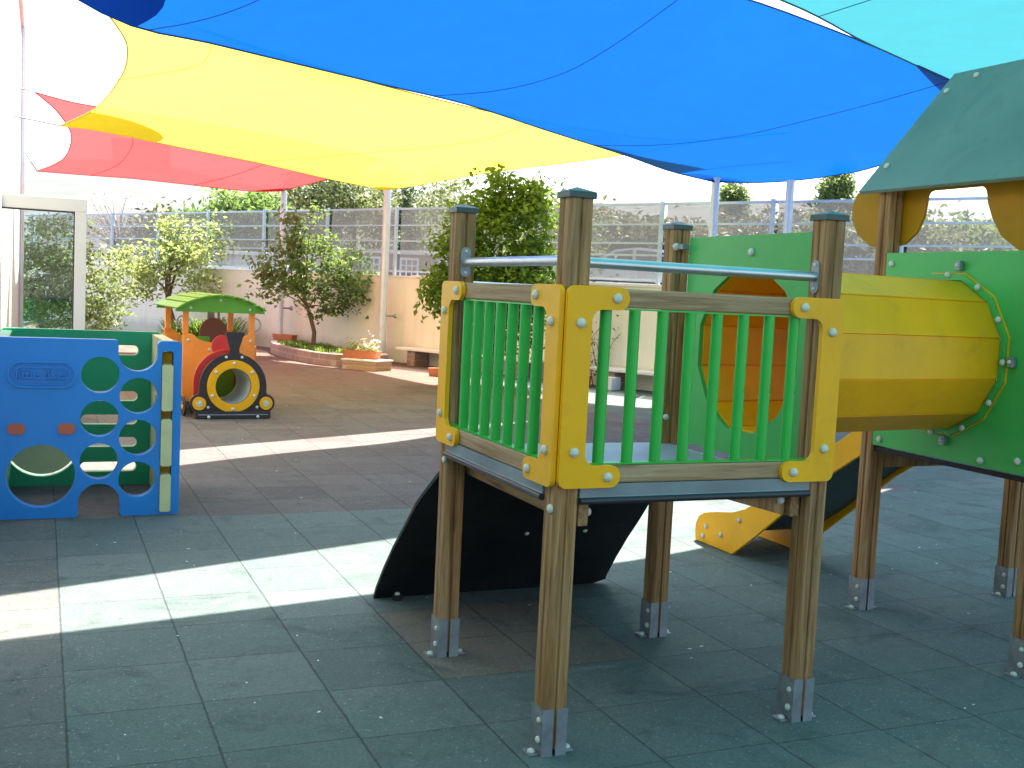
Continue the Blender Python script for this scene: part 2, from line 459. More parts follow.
def circle(cx, cy, r, n=32, a0=0, a1=2 * PI, closed=True):
    m = n if closed else n + 1
    return [(cx + r * math.cos(a0 + (a1 - a0) * i / n), cy + r * math.sin(a0 + (a1 - a0) * i / n)) for i in range(m)]
def rrect(x0, y0, x1, y1, r, n=6):
    out = []
    for cx, cy, a in ((x1 - r, y0 + r, -PI / 2), (x1 - r, y1 - r, 0), (x0 + r, y1 - r, PI / 2), (x0 + r, y0 + r, PI)):
        out += circle(cx, cy, r, n, a, a + PI / 2, False)
    return out
def fillet(pts, radii, n=6):
    """round the corners of a polygon, one radius per corner"""
    out = []
    m = len(pts)
    for i in range(m):
        p = Vector(pts[i]).to_2d() if len(pts[i]) > 2 else Vector(pts[i]); a = Vector(pts[i - 1]); b = Vector(pts[(i + 1) % m]); r = radii[i]
        if r <= 0: out.append(tuple(p)); continue
        da = (a - p).normalized(); db = (b - p).normalized()
        ang = da.angle(db); d = r / math.tan(ang / 2)
        d = min(d, (a - p).length * .49, (b - p).length * .49); rr = d * math.tan(ang / 2)
        c = p + (da + db).normalized() * (rr / math.sin(ang / 2))
        s = p + da * d - c; e = p + db * d - c
        a0 = math.atan2(s.y, s.x); a1 = math.atan2(e.y, e.x)
        while a1 - a0 > PI: a1 -= 2 * PI
        while a1 - a0 < -PI: a1 += 2 * PI
        for k in range(n + 1):
            t = a0 + (a1 - a0) * k / n; out.append((c.x + rr * math.cos(t), c.y + rr * math.sin(t)))
    return out

XZ = lambda y0: (lambda u, v, w: (u, y0 + w, v))       # outline in a plane facing -Y
YZ = lambda x0: (lambda u, v, w: (x0 + w, u, v))       # outline in a plane facing -X

# a domed plastic bolt cap, shared by every bolt
def bolt_mesh(r):
    b = MB().lathe([(r, 0), (r * 1.02, r * .28), (r * .86, r * .62), (r * .5, r * .86), (r * .12, r * .93)], 14)
    me = bpy.data.meshes.new('bolt'); me.from_pydata(b.v, [], b.f); me.update(); me.shade_smooth(); me.materials.append(M['bolt'])
    return me
BOLT = {}
def bolt(parent, loc, direction, r=.015, name='bolt'):
    if r not in BOLT: BOLT[r] = bolt_mesh(r)
    o = bpy.data.objects.new(name, BOLT[r]); COL.objects.link(o); o.parent = parent
    o.location = loc; o.rotation_euler = Vector(direction).to_track_quat('Z', 'Y').to_euler()
    return o

# ------------------------------------------------------------------ ground, street, hills
def sheet(name, pts, z, mat):
    b = MB().add([(x, y, z) for x, y in pts], [tuple(range(len(pts)))])
    return structure(b.build(name, mat, fix=False))
WALLX = lambda y: 17.8 - .485 * y
# the yard, one tiled sheet up to the boundary wall
sheet('ground', [(-3000, -3000), (3000, -3000), (3000, 3000), (-3000, 3000)], -.02, 'asphalt')
sheet('rubber_tile_floor', [(-.40, -6), (16.5, -6), (16.5, 2.7), (-.40, 37.5)], 0, 'tiles')
# the street outside lies higher than the yard
street = MB()
ys = np.linspace(-8, 60, 35)
for i in range(len(ys) - 1):
    a, b = ys[i], ys[i + 1]
    street.add([(WALLX(a) + .22, a, 1.30), (WALLX(a) + 90, a + 43, 1.30), (WALLX(b) + 90, b + 43, 1.30), (WALLX(b) + .22, b, 1.30)], [(0, 1, 2, 3)])
structure(street.build('street', 'asphalt'))
# far hillside
def hill_z(x, y):
    d = math.hypot(x, y)
    az = math.atan2(x, y)
    base = max(0, (d - 62) / 900) ** .8 * 84
    w = .72 + .22 * math.sin(az * 3.1 + .6) + .10 * math.sin(az * 9 + 2) + .05 * math.sin(az * 23)
    return 1.25 + base * w + .6 * math.sin(x * .05) * math.cos(y * .043) * min(1, max(0, d - 62) / 60)
hb = MB()
NA, NR = 120, 36
for i in range(NR):
    d = 58 + (i / (NR - 1)) ** 1.7 * 900
    for k in range(NA):
        a = math.radians(-35 + 125 * k / (NA - 1)); x, y = d * math.sin(a), d * math.cos(a)
        hb.v.append((x, y, hill_z(x, y)))
for i in range(NR - 1):
    for k in range(NA - 1):
        o = i * NA + k; hb.f.append((o, o + 1, o + NA + 1, o + NA))
structure(hb.build('hillside', 'hill', smooth=True))

# ------------------------------------------------------------------ boundary wall, fence, building
u_al = Vector((-.485, 1, 0)).normalized()      # along the wall, going away
n_in = Vector((-1, -.485, 0)).normalized()     # towards the yard
def wall_pt(y, off=0., z=0.): return Vector((WALLX(y), y, z)) + n_in * off
def along_wall(b, ya, yb, off0, off1, z0, z1):
    ps = [wall_pt(ya, off0), wall_pt(yb, off0), wall_pt(yb, off1), wall_pt(ya, off1)]
    b.add([(p.x, p.y, z0) for p in ps] + [(p.x, p.y, z1) for p in ps], [(0, 3, 2, 1), (4, 5, 6, 7), (0, 1, 5, 4), (1, 2, 6, 5), (2, 3, 7, 6), (3, 0, 4, 7)])
    return b
w = empty('boundary_wall', wall_pt(20))
tag(w, 'long cream rendered wall with the mesh fence on top, behind the planters', 'wall')
wm = along_wall(MB(), -6, 36.5, 0, -.2, -.02, 1.80).build('wall_panel', 'wall', w, .01); wm.location = -w.location
o = along_wall(MB(), -6, 22.0, .03, -.22, 1.80, 1.85).build('coping', 'coping', w, .006); o.location = -w.location
o = along_wall(MB(), 22.003, 36.5, .015, -.215, 1.80, 1.83).build('coping', 'coping', w, .006); o.location = -w.location

fe = empty('mesh_fence', wall_pt(20, -.1, 1.85))
tag(fe, 'blue grey railed fence with pale see-through mesh on top of the cream wall', 'fence')
PY = [17.8 / (dd + .485) for dd in ()]
post_ys = [37.5, 35.3, 33.15, 31.0, 28.9, 26.78, 24.65, 22.6, 20.55, 18.55, 16.57, 14.67, 12.75, 10.85, 8.95, 7.05]
RAILS = (1.93, 2.36, 2.57, 2.90, 3.25)
for y in post_ys:
    p = wall_pt(y, -.1)
    MB().box(-.03, .03, -.03, .03, 1.845, 3.29).build('fence_post', 'fence', fe, .004, loc=Vector((p.x, p.y, 0)) - fe.location).rotation_euler = (0, 0, math.atan2(u_al.y, u_al.x))
for z in RAILS:
    b = along_wall(MB(), post_ys[-1] - .5, post_ys[0] + .5, -.135, -.175, z - (.02 if z > 3 else .014), z + (.02 if z > 3 else .014))
    o = b.build('fence_rail', 'fence', fe); o.location = -fe.location
for i in range(len(post_ys) - 1):
    b = along_wall(MB(), post_ys[i + 1] + .05, post_ys[i] - .05, -.185, -.19, 1.90, 3.24)
    o = b.build('mesh_panel', 'mesh', fe); o.location = -fe.location

bd = empty('white_building', (-.4, 10, 0))
tag(bd, 'bright white rendered building side wall at the left edge', 'building')
b = MB().box(-4.5, 0, -14, 13.2, -.02, 6.0); b.build('wall_panel', 'white', bd, .01)
MB().box(-4.6, .06, -14.1, 13.26, 6.0, 6.12).build('roof_edge', 'coping', bd)
MB().tube([(.05, 12.4, .05), (.05, 12.4, 5.99)], .04, 12).build('drain_pipe', 'pole', bd, smooth=True)

gd = empty('glass_screen', (0, 13, 0))
tag(gd, 'white framed glass windscreen standing beside the white building', 'glass screen')
b = MB().box(-.40, .445, -.05, .05, 2.24, 2.38); b.build('top_rail', 'frame', gd, .006)
MB().box(.325, .445, -.05, .05, 0, 2.24).build('frame_post', 'frame', gd, .006)
MB().box(-.40, .325, -.04, .04, 0, .40).build('bottom_rail', 'frame', gd, .006)
MB().box(-.40, .325, -.006, .006, .40, 2.24).build('pane', 'glass', gd)
MB().box(.311, .324, -.03, .03, .41, 2.239).box(-.399, .3105, -.03, .03, 2.225, 2.239).build('gasket', 'brown', gd)

# ------------------------------------------------------------------ shade sails
def spline(pts, n):
    """Catmull-Rom through the points, n+1 samples by arc length"""
    p = np.array(pts, float)
    if len(p) > 2:
        q = np.vstack([2 * p[0] - p[1], p, 2 * p[-1] - p[-2]])
        out = []
        for i in range(1, len(q) - 2):
            for t in np.linspace(0, 1, 12, endpoint=False):
                a, b_, c, d = q[i - 1], q[i], q[i + 1], q[i + 2]
                out.append(.5 * ((2 * b_) + (c - a) * t + (2 * a - 5 * b_ + 4 * c - d) * t * t + (3 * b_ - a - 3 * c + d) * t ** 3))
        out.append(p[-1]); p = np.array(out)
    s = np.r_[0, np.cumsum(np.linalg.norm(np.diff(p, axis=0), axis=1))]
    t = np.linspace(0, s[-1], n + 1)
    return np.stack([np.interp(t, s, p[:, k]) for k in range(3)], 1)

def sail(label, mat, far, right, near, left, seams=(), seam_mat='seam', patches=(), cables=()):
    """far: FL>FR, right: FR>NR, near: NL>NR, left: FL>NL (u along far/near, v from far to near)"""
    N = 40
    F, Rr, Ne, Le = spline(far, N), spline(right, N), spline(near, N), spline(left, N)
    def P(u, v):
        fu = lambda C, t: np.array([np.interp(t * N, np.arange(N + 1), C[:, k]) for k in range(3)])
        a = (1 - v) * fu(F, u) + v * fu(Ne, u) + (1 - u) * fu(Le, v) + u * fu(Rr, v)
        bl = (1 - u) * (1 - v) * F[0] + u * (1 - v) * F[-1] + (1 - u) * v * Ne[0] + u * v * Ne[-1]
        return a - bl
    root = empty('shade_sail', tuple(F.mean(0)))
    tag(root, label, 'shade sail', 'shade sails stretched over the playground')
    b = MB()
    for j in range(N + 1):
        for i in range(N + 1): b.v.append(tuple(P(i / N, j / N)))
    for j in range(N):
        for i in range(N):
            o = j * (N + 1) + i; b.f.append((o, o + 1, o + N + 2, o + N + 1))
    o = b.build('cloth', mat, root, smooth=True, fix=False); o.location = -root.location
    for (u0, v0, u1, v1, wd) in seams:
        pts = [P(u0 + (u1 - u0) * t, v0 + (v1 - v0) * t) - np.array([0, 0, .006]) for t in np.linspace(0, 1, 30)]
        s = MB().tube(pts, wd, 6).build('seam', seam_mat, root, smooth=True); s.location = -root.location
    # rope in the hem
    for C in (F, Rr, Ne, Le):
        h = MB().tube([p - np.array([0, 0, .004]) for p in C], .009, 6).build('hem', seam_mat, root, smooth=True); h.location = -root.location
    for (cu, cv, r) in patches:
        pb = MB(); K, Q = 8, 14
        c0 = P(cu, cv)
        su, sv = (1 if cu == 0 else -1), (1 if cv == 0 else -1)
        lu = np.linalg.norm(P(1, cv) - P(0, cv)); lv = np.linalg.norm(P(cu, 1) - P(cu, 0))
        for k in range(K + 1):
            for q in range(Q + 1):
                a = PI / 2 * q / Q; rr = r * k / K
                p = P(cu + su * min(1, rr * math.cos(a) / lu), cv + sv * min(1, rr * math.sin(a) / lv)) - np.array([0, 0, .012])
                pb.v.append(tuple(p))
        for k in range(K):
            for q in range(Q):
                o_ = k * (Q + 1) + q; pb.f.append((o_, o_ + 1, o_ + Q + 2, o_ + Q + 1))
        o = pb.build('corner_patch', mat, root, smooth=True); o.location = -root.location
    for (cu, cv, to) in cables:
        o = MB().tube([P(cu, cv), to], .012, 8).build('cable', 'cable', root, smooth=True); o.location = -root.location
    return root

sail('blue sail, the large middle one crossing above the play platform', 'sail_blue',
     far=[(-.3, 8.95, 3.86), (.56, 9.63, 3.63), (1.36, 10.31, 3.69), (2.32, 11.02, 3.74), (3.37, 11.64, 3.76), (4.59, 12.25, 3.76), (6.16, 13.4, 3.75), (7.98, 14.62, 3.72), (9.2, 15.34, 3.65), (10.0, 15.26, 3.54)],
     right=[(10.0, 15.26, 3.54), (10.78, 15.1, 3.585), (11.21, 14.6, 3.63), (11.36, 13.9, 3.67), (11.31, 13.13, 3.7), (11.0, 11.2, 3.85), (10.75, 9.7, 4.02)],
     near=[(-.3, 6.95, 3.95), (.85, 7.3, 4.05), (1.95, 7.72, 4.2), (3.26, 8.25, 4.4), (5.0, 8.95, 4.55), (6.44, 9.37, 4.6), (6.91, 9.21, 4.47), (7.68, 9.22, 4.35), (8.29, 9.3, 4.27), (9.19, 9.44, 4.15), (10.22, 9.72, 4.07), (10.75, 9.7, 4.02)],
     left=[(-.3, 8.95, 3.86), (-.1, 8.0, 3.9), (-.3, 6.95, 3.95)],
     seams=[(.115, 0, .21, 1, .0035), (.43, 0, .55, 1, .0035), (.74, .0, .86, 1, .0035)], seam_mat='seam_dark', patches=[(0, 0, 1.25), (1, 0, .3)],
     cables=[(0, 0, (-.4, 8.95, 3.9)), (1, 1, (11.6, 9.8, 4.1))])
sail('cyan sail, the pale turquoise one nearest the camera at top right', 'sail_cyan',
     far=[(-.2, 6.45, 4.1), (1.44, 6.75, 4.1), (2.89, 7.02, 4.1), (4.6, 7.35, 4.1), (5.57, 7.67, 4.1), (6.22, 8.0, 4.12), (7.1, 8.52, 4.15), (8.09, 9.07, 4.2), (9.77, 10.04, 4.3), (11.91, 11.18, 4.4)],
     right=[(11.91, 11.18, 4.4), (10.5, 5, 4.1), (10.5, -1, 4.2)],
     near=[(-.3, -5, 4.2), (5, -4.4, 4.0), (10.5, -5, 4.2)],
     left=[(-.2, 6.45, 4.1), (-.05, 1, 4.05), (-.3, -5, 4.2)],
     seams=[(.5, 0, .55, 1, .0035), (.8, 0, .78, 1, .0035)], seam_mat='seam_cyan')
sail('yellow sail, the bright one between the blue and the red', 'sail_yellow',
     far=[(.22, 17.58, 3.7), (.62, 17.48, 3.68), (1.12, 17.7, 3.66), (2.16, 18.43, 3.63), (3.34, 19.2, 3.6), (4.98, 20.65, 3.56), (6.48, 22.08, 3.57)],
     right=[(6.48, 22.08, 3.57), (6.73, 21.18, 3.6), (6.91, 19.89, 3.63), (7.34, 17.97, 3.7), (8.01, 16.94, 3.8), (8.81, 16.15, 3.95), (9.9, 15.3, 4.2)],
     near=[(.13, 11.4, 4.3), (1.6, 11.62, 4.05), (3.5, 12.47, 3.92), (5.46, 13.4, 3.9), (7.2, 14.15, 3.95), (8.5, 14.85, 4.05), (9.9, 15.3, 4.2)],
     left=[(.22, 17.58, 3.7), (.62, 15.73, 3.75), (.8, 13.41, 3.82), (.78, 12.16, 3.9), (.67, 11.75, 4.0), (.47, 11.5, 4.15), (.13, 11.4, 4.3)],
     seams=[(.13, 1, .0, .60, .004), (.45, 0, .6, 1, .004)], seam_mat='seam_yellow', patches=[(0, 0, 1.5), (1, 0, .6)],
     cables=[(0, 0, (-.4, 17.4, 3.75)), (0, 1, (-.4, 11.3, 4.35)), (1, 1, (10.55, 14.1, 4.25))])
sail('red sail, the farthest one under the yellow edge', 'sail_red',
     far=[(-.12, 26.05, 3.7), (.73, 25.56, 3.66), (1.9, 24.96, 3.62), (3.23, 25.0, 3.58), (4.27, 25.3, 3.58), (5.03, 25.4, 3.65)],
     right=[(5.03, 25.4, 3.65), (5.2, 24.4, 3.7), (5.53, 23.38, 3.8), (6.5, 22.2, 4.2)],
     near=[(-.13, 18.67, 4.3), (.3, 18.84, 4.25), (.75, 18.8, 4.2), (2.51, 19.1, 4.15), (4.5, 20.3, 4.15), (6.5, 22.2, 4.2)],
     left=[(-.12, 26.05, 3.7), (.22, 24.55, 3.75), (.4, 22.98, 3.8), (.45, 21.2, 3.9), (.38, 20.19, 4.0), (.16, 19.24, 4.15), (-.13, 18.67, 4.3)],
     seams=[(.22, 0, .15, 1, .005), (.62, 0, .6, 1, .005)], seam_mat='seam_red', patches=[(1, 0, .7)],
     cables=[(0, 0, (-.4, 23.0, 3.9)), (0, 1, (-.4, 18.5, 4.32))])

def sail_pole(x, y, h, r, label, top_off=(0, 0)):
    p = empty('sail_pole', (x, y, 0))
    tag(p, label, 'pole', 'white steel poles holding the shade sails')
    MB().tube([(0, 0, 0), (top_off[0], top_off[1], h)], [r, r * .9], 18).build('pole', 'pole', p, smooth=True)
    MB().box(-.16, .16, -.16, .16, 0, .02).build('base_plate', 'galv', p, .004)
    MB().tube([(top_off[0], top_off[1], h), (top_off[0], top_off[1], h + .03)], r * 1.05, 18).build('pole_cap', 'pole', p, smooth=True)
    d = Vector((1, -.35, 0)).normalized()
    MB().tube([Vector((0, 0, .98)) + d * r * .9, Vector((0, 0, .98)) + d * (r + .14)], .022, 10).tube([Vector((0, 0, .98)) + d * (r + .14), Vector((0, 0, .98)) + d * (r + .2)], .05, 12).build('cleat', 'galv', p, smooth=True)
    MB().lathe([(r * 1.3, 0), (r * 1.25, .05), (r * .95, .07)], 16).build('collar', 'galv', p, smooth=True).location = (0, 0, .0205)
    return p
sail_pole(5.07, 25.4, 3.68, .075, 'white pole standing in the stone planter behind the mid tree')
sail_pole(6.60, 22.28, 3.62, .085, 'white pole by the flower trough, under the yellow sail corner')
sail_pole(10.05, 15.30, 3.58, .075, 'white pole rising behind the green panel under the blue sail corner', (0, 0))
sail_pole(10.62, 14.10, 3.50, .07, 'white pole behind the green panel, right of the other by the blue sail')

# ------------------------------------------------------------------ the big climbing frame
X0, Y0, L = 1.654, 3.352, 1.066
PS = empty('play_structure', (X0, Y0, 0), .0063)
tag(PS, 'big wooden post climbing frame with platform, yellow tunnel, roofed tower and slide', 'play structure')
HP = .045
def post_profile(h, g=.009, gw=.004):
    r = .010
    q = []
    # one side from corner to corner with a centre groove, then turned four times
    side = [(-h + r, -h), (-gw - .003, -h), (-gw, -h + .004), (-gw + .001, -h + g), (gw - .001, -h + g), (gw, -h + .004), (gw + .003, -h), (h - r, -h), (h - r * .3, -h + r * .3)]
    for k in range(4):
        c, s = math.cos(k * PI / 2), math.sin(k * PI / 2)
        q += [(x * c - y * s, x * s + y * c) for x, y in side]
    return q
def post(x, y, h, cap=True, foot_bolts=((-1, -.2), (1, -.1)), side_bolts=True):
    prof = post_profile(HP)
    b = MB().extrude(prof, .02, h, lambda u, v, w: (u, v, w))
    p = b.build('post', 'wood', PS, loc=(x, y, 0))
    s = HP + .003
    # galvanised shoe: two folded plates, split at the grooves
    for k in (-1, 1):
        sh = MB()
        pts = [(k * .006, -s), (k * s, -s), (k * s, s), (k * .006, s)]
        inn = [(k * .006, -s + .0025), (k * (s - .0025), -s + .0025), (k * (s - .0025), s - .0025), (k * .006, s - .0025)]
        sh.extrude(pts + inn[::-1], .0, .168 + .003 * random.random(), lambda u, v, w: (u, v, w))
        sh.build('post_shoe', 'galv', p)
    pl = MB().box(-.085, -s - .001, -.03, .03, 0, .008).build('foot_plate', 'galv', p, .002)
    pl2 = MB().box(s + .001, .085, -.03, .03, 0, .008).build('foot_plate', 'galv', p, .002)
    bolt(p, (-.068, -.008, .008), (0, 0, 1), .014); bolt(p, (.068, -.008, .008), (0, 0, 1), .014)
    if side_bolts:
        bolt(p, (-s, -.022, .055), (-1, 0, 0), .013); bolt(p, (-s, -.022, .125), (-1, 0, 0), .011)
    if cap:
        c = MB()
        cs = HP + .006
        c.add([(-cs, -cs, h - .016), (cs, -cs, h - .016), (cs, cs, h - .016), (-cs, cs, h - .016), (-cs, -cs, h + .006), (cs, -cs, h + .006), (cs, cs, h + .006), (-cs, cs, h + .006), (0, 0, h + .024)],
              [(0, 3, 2, 1), (0, 1, 5, 4), (1, 2, 6, 5), (2, 3, 7, 6), (3, 0, 4, 7), (4, 5, 8), (5, 6, 8), (6, 7, 8), (7, 4, 8)])
        c.build('post_cap', 'cap', p, .002)
    return p
HT = 1.940
pF = post(0, 0, HT); pR = post(L, 0, HT); pL = post(0, L, HT); pB = post(L, L, HT)
TX, TY = 2.424, .112
tow = {}
for i, j in ((0, 0), (0, 1), (1, 0), (1, 1)):
    tow[i, j] = post(TX + i * L, TY + j * L, 2.235 if True else 0, cap=False)
bolt(pF, (-.045, -.02, .90 - .03), (-1, 0, 0), .016); bolt(pL, (-.045, -.03, .87), (-1, 0, 0), .016)

# railings: front (along x) and left (along y)
def bracket(frame, mirror):
    s = -1 if mirror else 1
    z0, z1, aw, vw, ar = .945, 1.634, .236, .096, .078
    pts = [(0, z0), (aw, z0), (aw, z0 + ar), (vw, z0 + ar), (vw, z1 - ar), (aw, z1 - ar), (aw, z1), (0, z1)]
    rad = [.030, .037, .037, .040, .040, .037, .037, .030]
    q = [(s * x, z) for x, z in fillet(pts, rad, 7)]
    b = MB().extrude(q, 0, .020, frame)
    o = b.build('corner_bracket', 'yellow', PS, .004)
    for (bx, bz) in ((.052, z1 - .125), (.186, z1 - .038), (.052, z0 + .125), (.186, z0 + .038)):
        bl = frame(s * bx, bz, 0); nrm = Vector(frame(0, 0, -1)) - Vector(frame(0, 0, 0))
        bolt(o, bl, nrm, .017)
    return o
yf = -.067
bracket(lambda u, v, w: (-.046 + u, yf + w, v), False)
bracket(lambda u, v, w: (L + .046 + u, yf + w, v), True)
xl = -.067
bracket(lambda u, v, w: (xl + w, -.046 + u, v), False)
bracket(lambda u, v, w: (xl + w, L + .046 + u, v), True)
def rail(x0, x1, y0, y1, z0, z1, along_x):
    # grain runs along local z: build upright then lay it down
    ln = (x1 - x0) if along_x else (y1 - y0); tk = (y1 - y0) if along_x else (x1 - x0); hh = z1 - z0
    b = MB().box(-hh / 2, hh / 2, -tk / 2, tk / 2, -ln / 2, ln / 2)
    o = b.build('rail', 'wood_grey', PS, .006)
    o.location = ((x0 + x1) / 2, (y0 + y1) / 2, (z0 + z1) / 2)
    o.rotation_euler = (0, PI / 2, 0) if along_x else Matrix(((0, 1, 0), (0, 0, 1), (1, 0, 0))).to_euler()
    return o
for z0, z1 in ((.957, 1.020), (1.565, 1.630)):
    rail(.046, L - .046, -.045, -.005, z0, z1, True)
    rail(-.045, -.005, .046, L - .046, z0, z1, False)
for z in (1.0215, 1.5575):
    MB().box(.05, L - .05, -.042, -.008, z, z + .006).build('rail_strip', 'bar_green', PS)
    MB().box(-.042, -.008, .05, L - .05, z, z + .006).build('rail_strip', 'bar_green', PS)
def bar(x, y):
    return MB().tube([(0, 0, 1.0276), (0, 0, 1.5573)], .0205, 16).build('bar', 'bar_green', PS, smooth=True, loc=(x, y, 0))
for k in range(8): bar(.122 + .1135 * k, -.025)
for k in range(7): bar(-.025, .200 + .1155 * k)

# deck with its folded steel edges, joists
MB().box(.0, L, .0, L, .915, .93).build('deck', 'deck', PS, .003)
def edge(x0, x1, y0, y1, round_dir):
    return MB().box(x0, x1, y0, y1, .905, .955)
e1 = MB()
prof = fillet([(-.050, .956), (-.050, .912), (-.058, .903), (-.050, .893), (-.02, .893), (-.02, .956)], [.0, .004, .006, .006, 0, 0], 4)
e1.extrude(prof, .047, L - .047, lambda u, v, w: (w, u, v)); e1.build('deck_edge', 'lip', PS)
for a_, b_ in (((.047, -.051, .898), (L - .047, -.051, .898)), ((-.051, .047, .898), (-.051, L - .047, .898))):
    MB().tube([a_, b_], .0125, 12).build('edge_roll', 'rolldark', PS, smooth=True)
e2 = MB().extrude(prof, .047, L - .047, lambda u, v, w: (u, w, v)); e2.build('deck_edge', 'lip', PS)
for x in (.085, L - .075):
    b = MB().box(-.045, .045, -.02, .02, -(L + .02) / 2, (L + .02) / 2)
    o = b.build('joist', 'wood', PS, .004); o.location = (x, L / 2 - .0, .845); o.rotation_euler = Matrix(((0, 1, 0), (0, 0, 1), (1, 0, 0))).to_euler()
    if x < .5: bolt(PS, (x + .02, 0, .85), (1, -.2, 0), .015)
g = MB().extrude([(.62, .892), (L - .1, .892), (L - .1, .80)], 0, .03, lambda u, v, w: (u, .02 + w, v)); o = g.build('gusset', 'wood', PS, .003)
bolt(PS, (L - .125, .019, .862), (0, -1, 0), .017)

# grab rails
def grab(p0, p1, ax):
    o = MB().tube([p0, p1], .0185, 18).build('grab_rail', 'steel', PS, smooth=True)
    for p, sgn in ((p0, 1), (p1, -1)):
        pl = rrect(-.022, -.062, .022, .062, .021)
        if ax == 'x': b = MB().extrude(pl, 0, .006 * sgn, lambda u, v, w: (p[0] + w, p[1] + u, p[2] + v))
        else: b = MB().extrude(pl, 0, .006 * sgn, lambda u, v, w: (p[0] + u, p[1] + w, p[2] + v))
        f = b.build('flange', 'galv', o, .001)
        for dz in (-.045, .045):
            q = Vector(p) + Vector((0, 0, dz)) + (Vector((.006 * sgn, 0, 0)) if ax == 'x' else Vector((0, .006 * sgn, 0)))
            bolt(o, q, (sgn, 0, 0) if ax == 'x' else (0, sgn, 0), .007)
    return o
grab((.0455, 0, 1.713), (L - .0455, 0, 1.713), 'x')
grab((0, .0455, 1.717), (0, L - .0455, 1.717), 'y')
# a rail between the back posts, over the ramp
MB().tube([(.0455, L, 1.62), (L - .0455, L, 1.62)], .0185, 18).build('grab_rail', 'steel', PS, smooth=True)

# climbing ramp on the far side (seen from beneath): a black sheet bent outward
rp = [(.048, .90), (.09, .81), (.155, .735), (.31, .61), (.468, .466), (.62, .335), (.765, .19), (.88, .06), (.915, .0)]
rb = MB()
NS = 16
ys_ = np.interp(np.linspace(0, 1, NS + 1), np.linspace(0, 1, len(rp)), [a for a, _ in rp]); zs_ = np.interp(np.linspace(0, 1, NS + 1), np.linspace(0, 1, len(rp)), [b_ for _, b_ in rp])
tk = .018
for i in range(NS + 1):
    t = i / NS
    xl_, xr_ = -.056 + .075 * max(0, 1 - t / .38) ** 1.5, L + .02 + .20 * math.sin(t * 1.5) ** .9 - (.09 * max(0, (t - .93) / .07) ** 2)
    a = Vector((0, ys_[min(i + 1, NS)] - ys_[max(i - 1, 0)], zs_[min(i + 1, NS)] - zs_[max(i - 1, 0)])).normalized(); nrm = Vector((0, -a.z, a.y))
    for k in range(9):
        x = xl_ + (xr_ - xl_) * k / 8
        p = Vector((x, L + ys_[i], zs_[i] + .004)); rb.v.append(tuple(p)); rb.v.append(tuple(p + nrm * -tk))
def ri(i, k, s): return (i * 9 + k) * 2 + s
for i in range(NS):
    for k in range(8):
        for s in (0, 1): rb.f.append((ri(i, k, s), ri(i, k + 1, s), ri(i + 1, k + 1, s), ri(i + 1, k, s)))
    for k in (0, 8): rb.f.append((ri(i, k, 0), ri(i + 1, k, 0), ri(i + 1, k, 1), ri(i, k, 1)))
for k in range(8):
    for i in (0, NS): rb.f.append((ri(i, k, 0), ri(i, k + 1, 0), ri(i, k + 1, 1), ri(i, k, 1)))
rmp = rb.build('climbing_ramp', 'black', PS, smooth=True)
for (x, t) in ((.25, .75), (.62, .60), (.95, .60), (.42, .35), (.80, .30), (.12, .42)):
    i = int(t * NS)
    bolt(rmp, (x, L + ys_[i] - .010, zs_[i] - .006), (0, -.65, -.65), .013)
for x in (.05, 1.02):
    bk = MB().box(x - .022, x + .022, L + .82, L + .86, .0, .03).build('ramp_bracket', 'black', rmp, .003)
    bolt(bk, (x, L + .84, .03), (0, 0, 1), .014)

# panels holding the yellow tunnel
AX_Y, AX_Z, TR = .50, 1.403, .364
SKEW = .195
def dodeca(r, n=12, ph=15, dy=0.): return [(AX_Y + dy + r * math.cos(math.radians(ph + 360 / n * k)), AX_Z + r * math.sin(math.radians(ph + 360 / n * k))) for k in range(n)]
pan = MB().extrude(rrect(.054, .952, L - .095, 1.888, .012), -.010, .010, YZ(L + .02), [dodeca(TR - .008)])
pn = pan.build('side_panel', 'green', PS, .002)
bolt(pn, (L + .010, .49, 1.815), (-1, 0, 0), .017)
for z in (1.84, 1.05):
    clip = MB().box(L - .062, L - .046, L - .1, L - .058, z - .012, z + .012).box(L - .047, L + .01, L - .1, L - .09, z - .012, z + .012)
bolt(pB, (-.030, -.045, 1.845), (-.4, -1, 0), .017)
cl = MB().box(L - .03, L + .008, L - .098, L - .049, 1.833, 1.857).build('clip', 'galv', PS, .002)
bolt(pB, (-.030, -.045, 1.055), (-.4, -1, 0), .014)
# tunnel: twelve planks round the axis, a V groove at each joint
def groove_profile(r, d):
    out = []
    V = [Vector((math.cos(math.radians(15 + 30 * k)), math.sin(math.radians(15 + 30 * k)))) for k in range(12)]
    for k in range(12):
        a, b_, c = V[k - 1] * r, V[k] * r, V[(k + 1) % 12] * r
        g_ = .005
        out += [b_ + (a - b_).normalized() * g_, V[k] * (r - d) + (a - b_).normalized() * g_ * .6, V[k] * (r - d) + (c - b_).normalized() * g_ * .6, b_ + (c - b_).normalized() * g_]
    return [(AX_Y + p.x, AX_Z + p.y) for p in out]
TXP = TX - .045
outer = groove_profile(TR, .008)
inner = groove_profile(TR - .016, -.006)
tn = MB().extrude(outer, L + .0305, TXP - .012, lambda u, v, w: (w, u + SKEW * (w - L) / (TXP - L), v), [inner]).build('tunnel', 'yellow_tube', PS)
ring = MB().extrude(dodeca(TR + .036, dy=SKEW), TXP - .022, TXP - .006, lambda u, v, w: (w, u, v), [dodeca(TR + .004, dy=SKEW)]).build('tunnel_flange', 'green', PS, .002)
ring2 = MB().extrude(dodeca(TR + .042, dy=SKEW), TXP - .0055, TXP - .0005, lambda u, v, w: (w, u, v), [dodeca(TR + .004, dy=SKEW)]).build('tunnel_flange', 'yellow', PS)
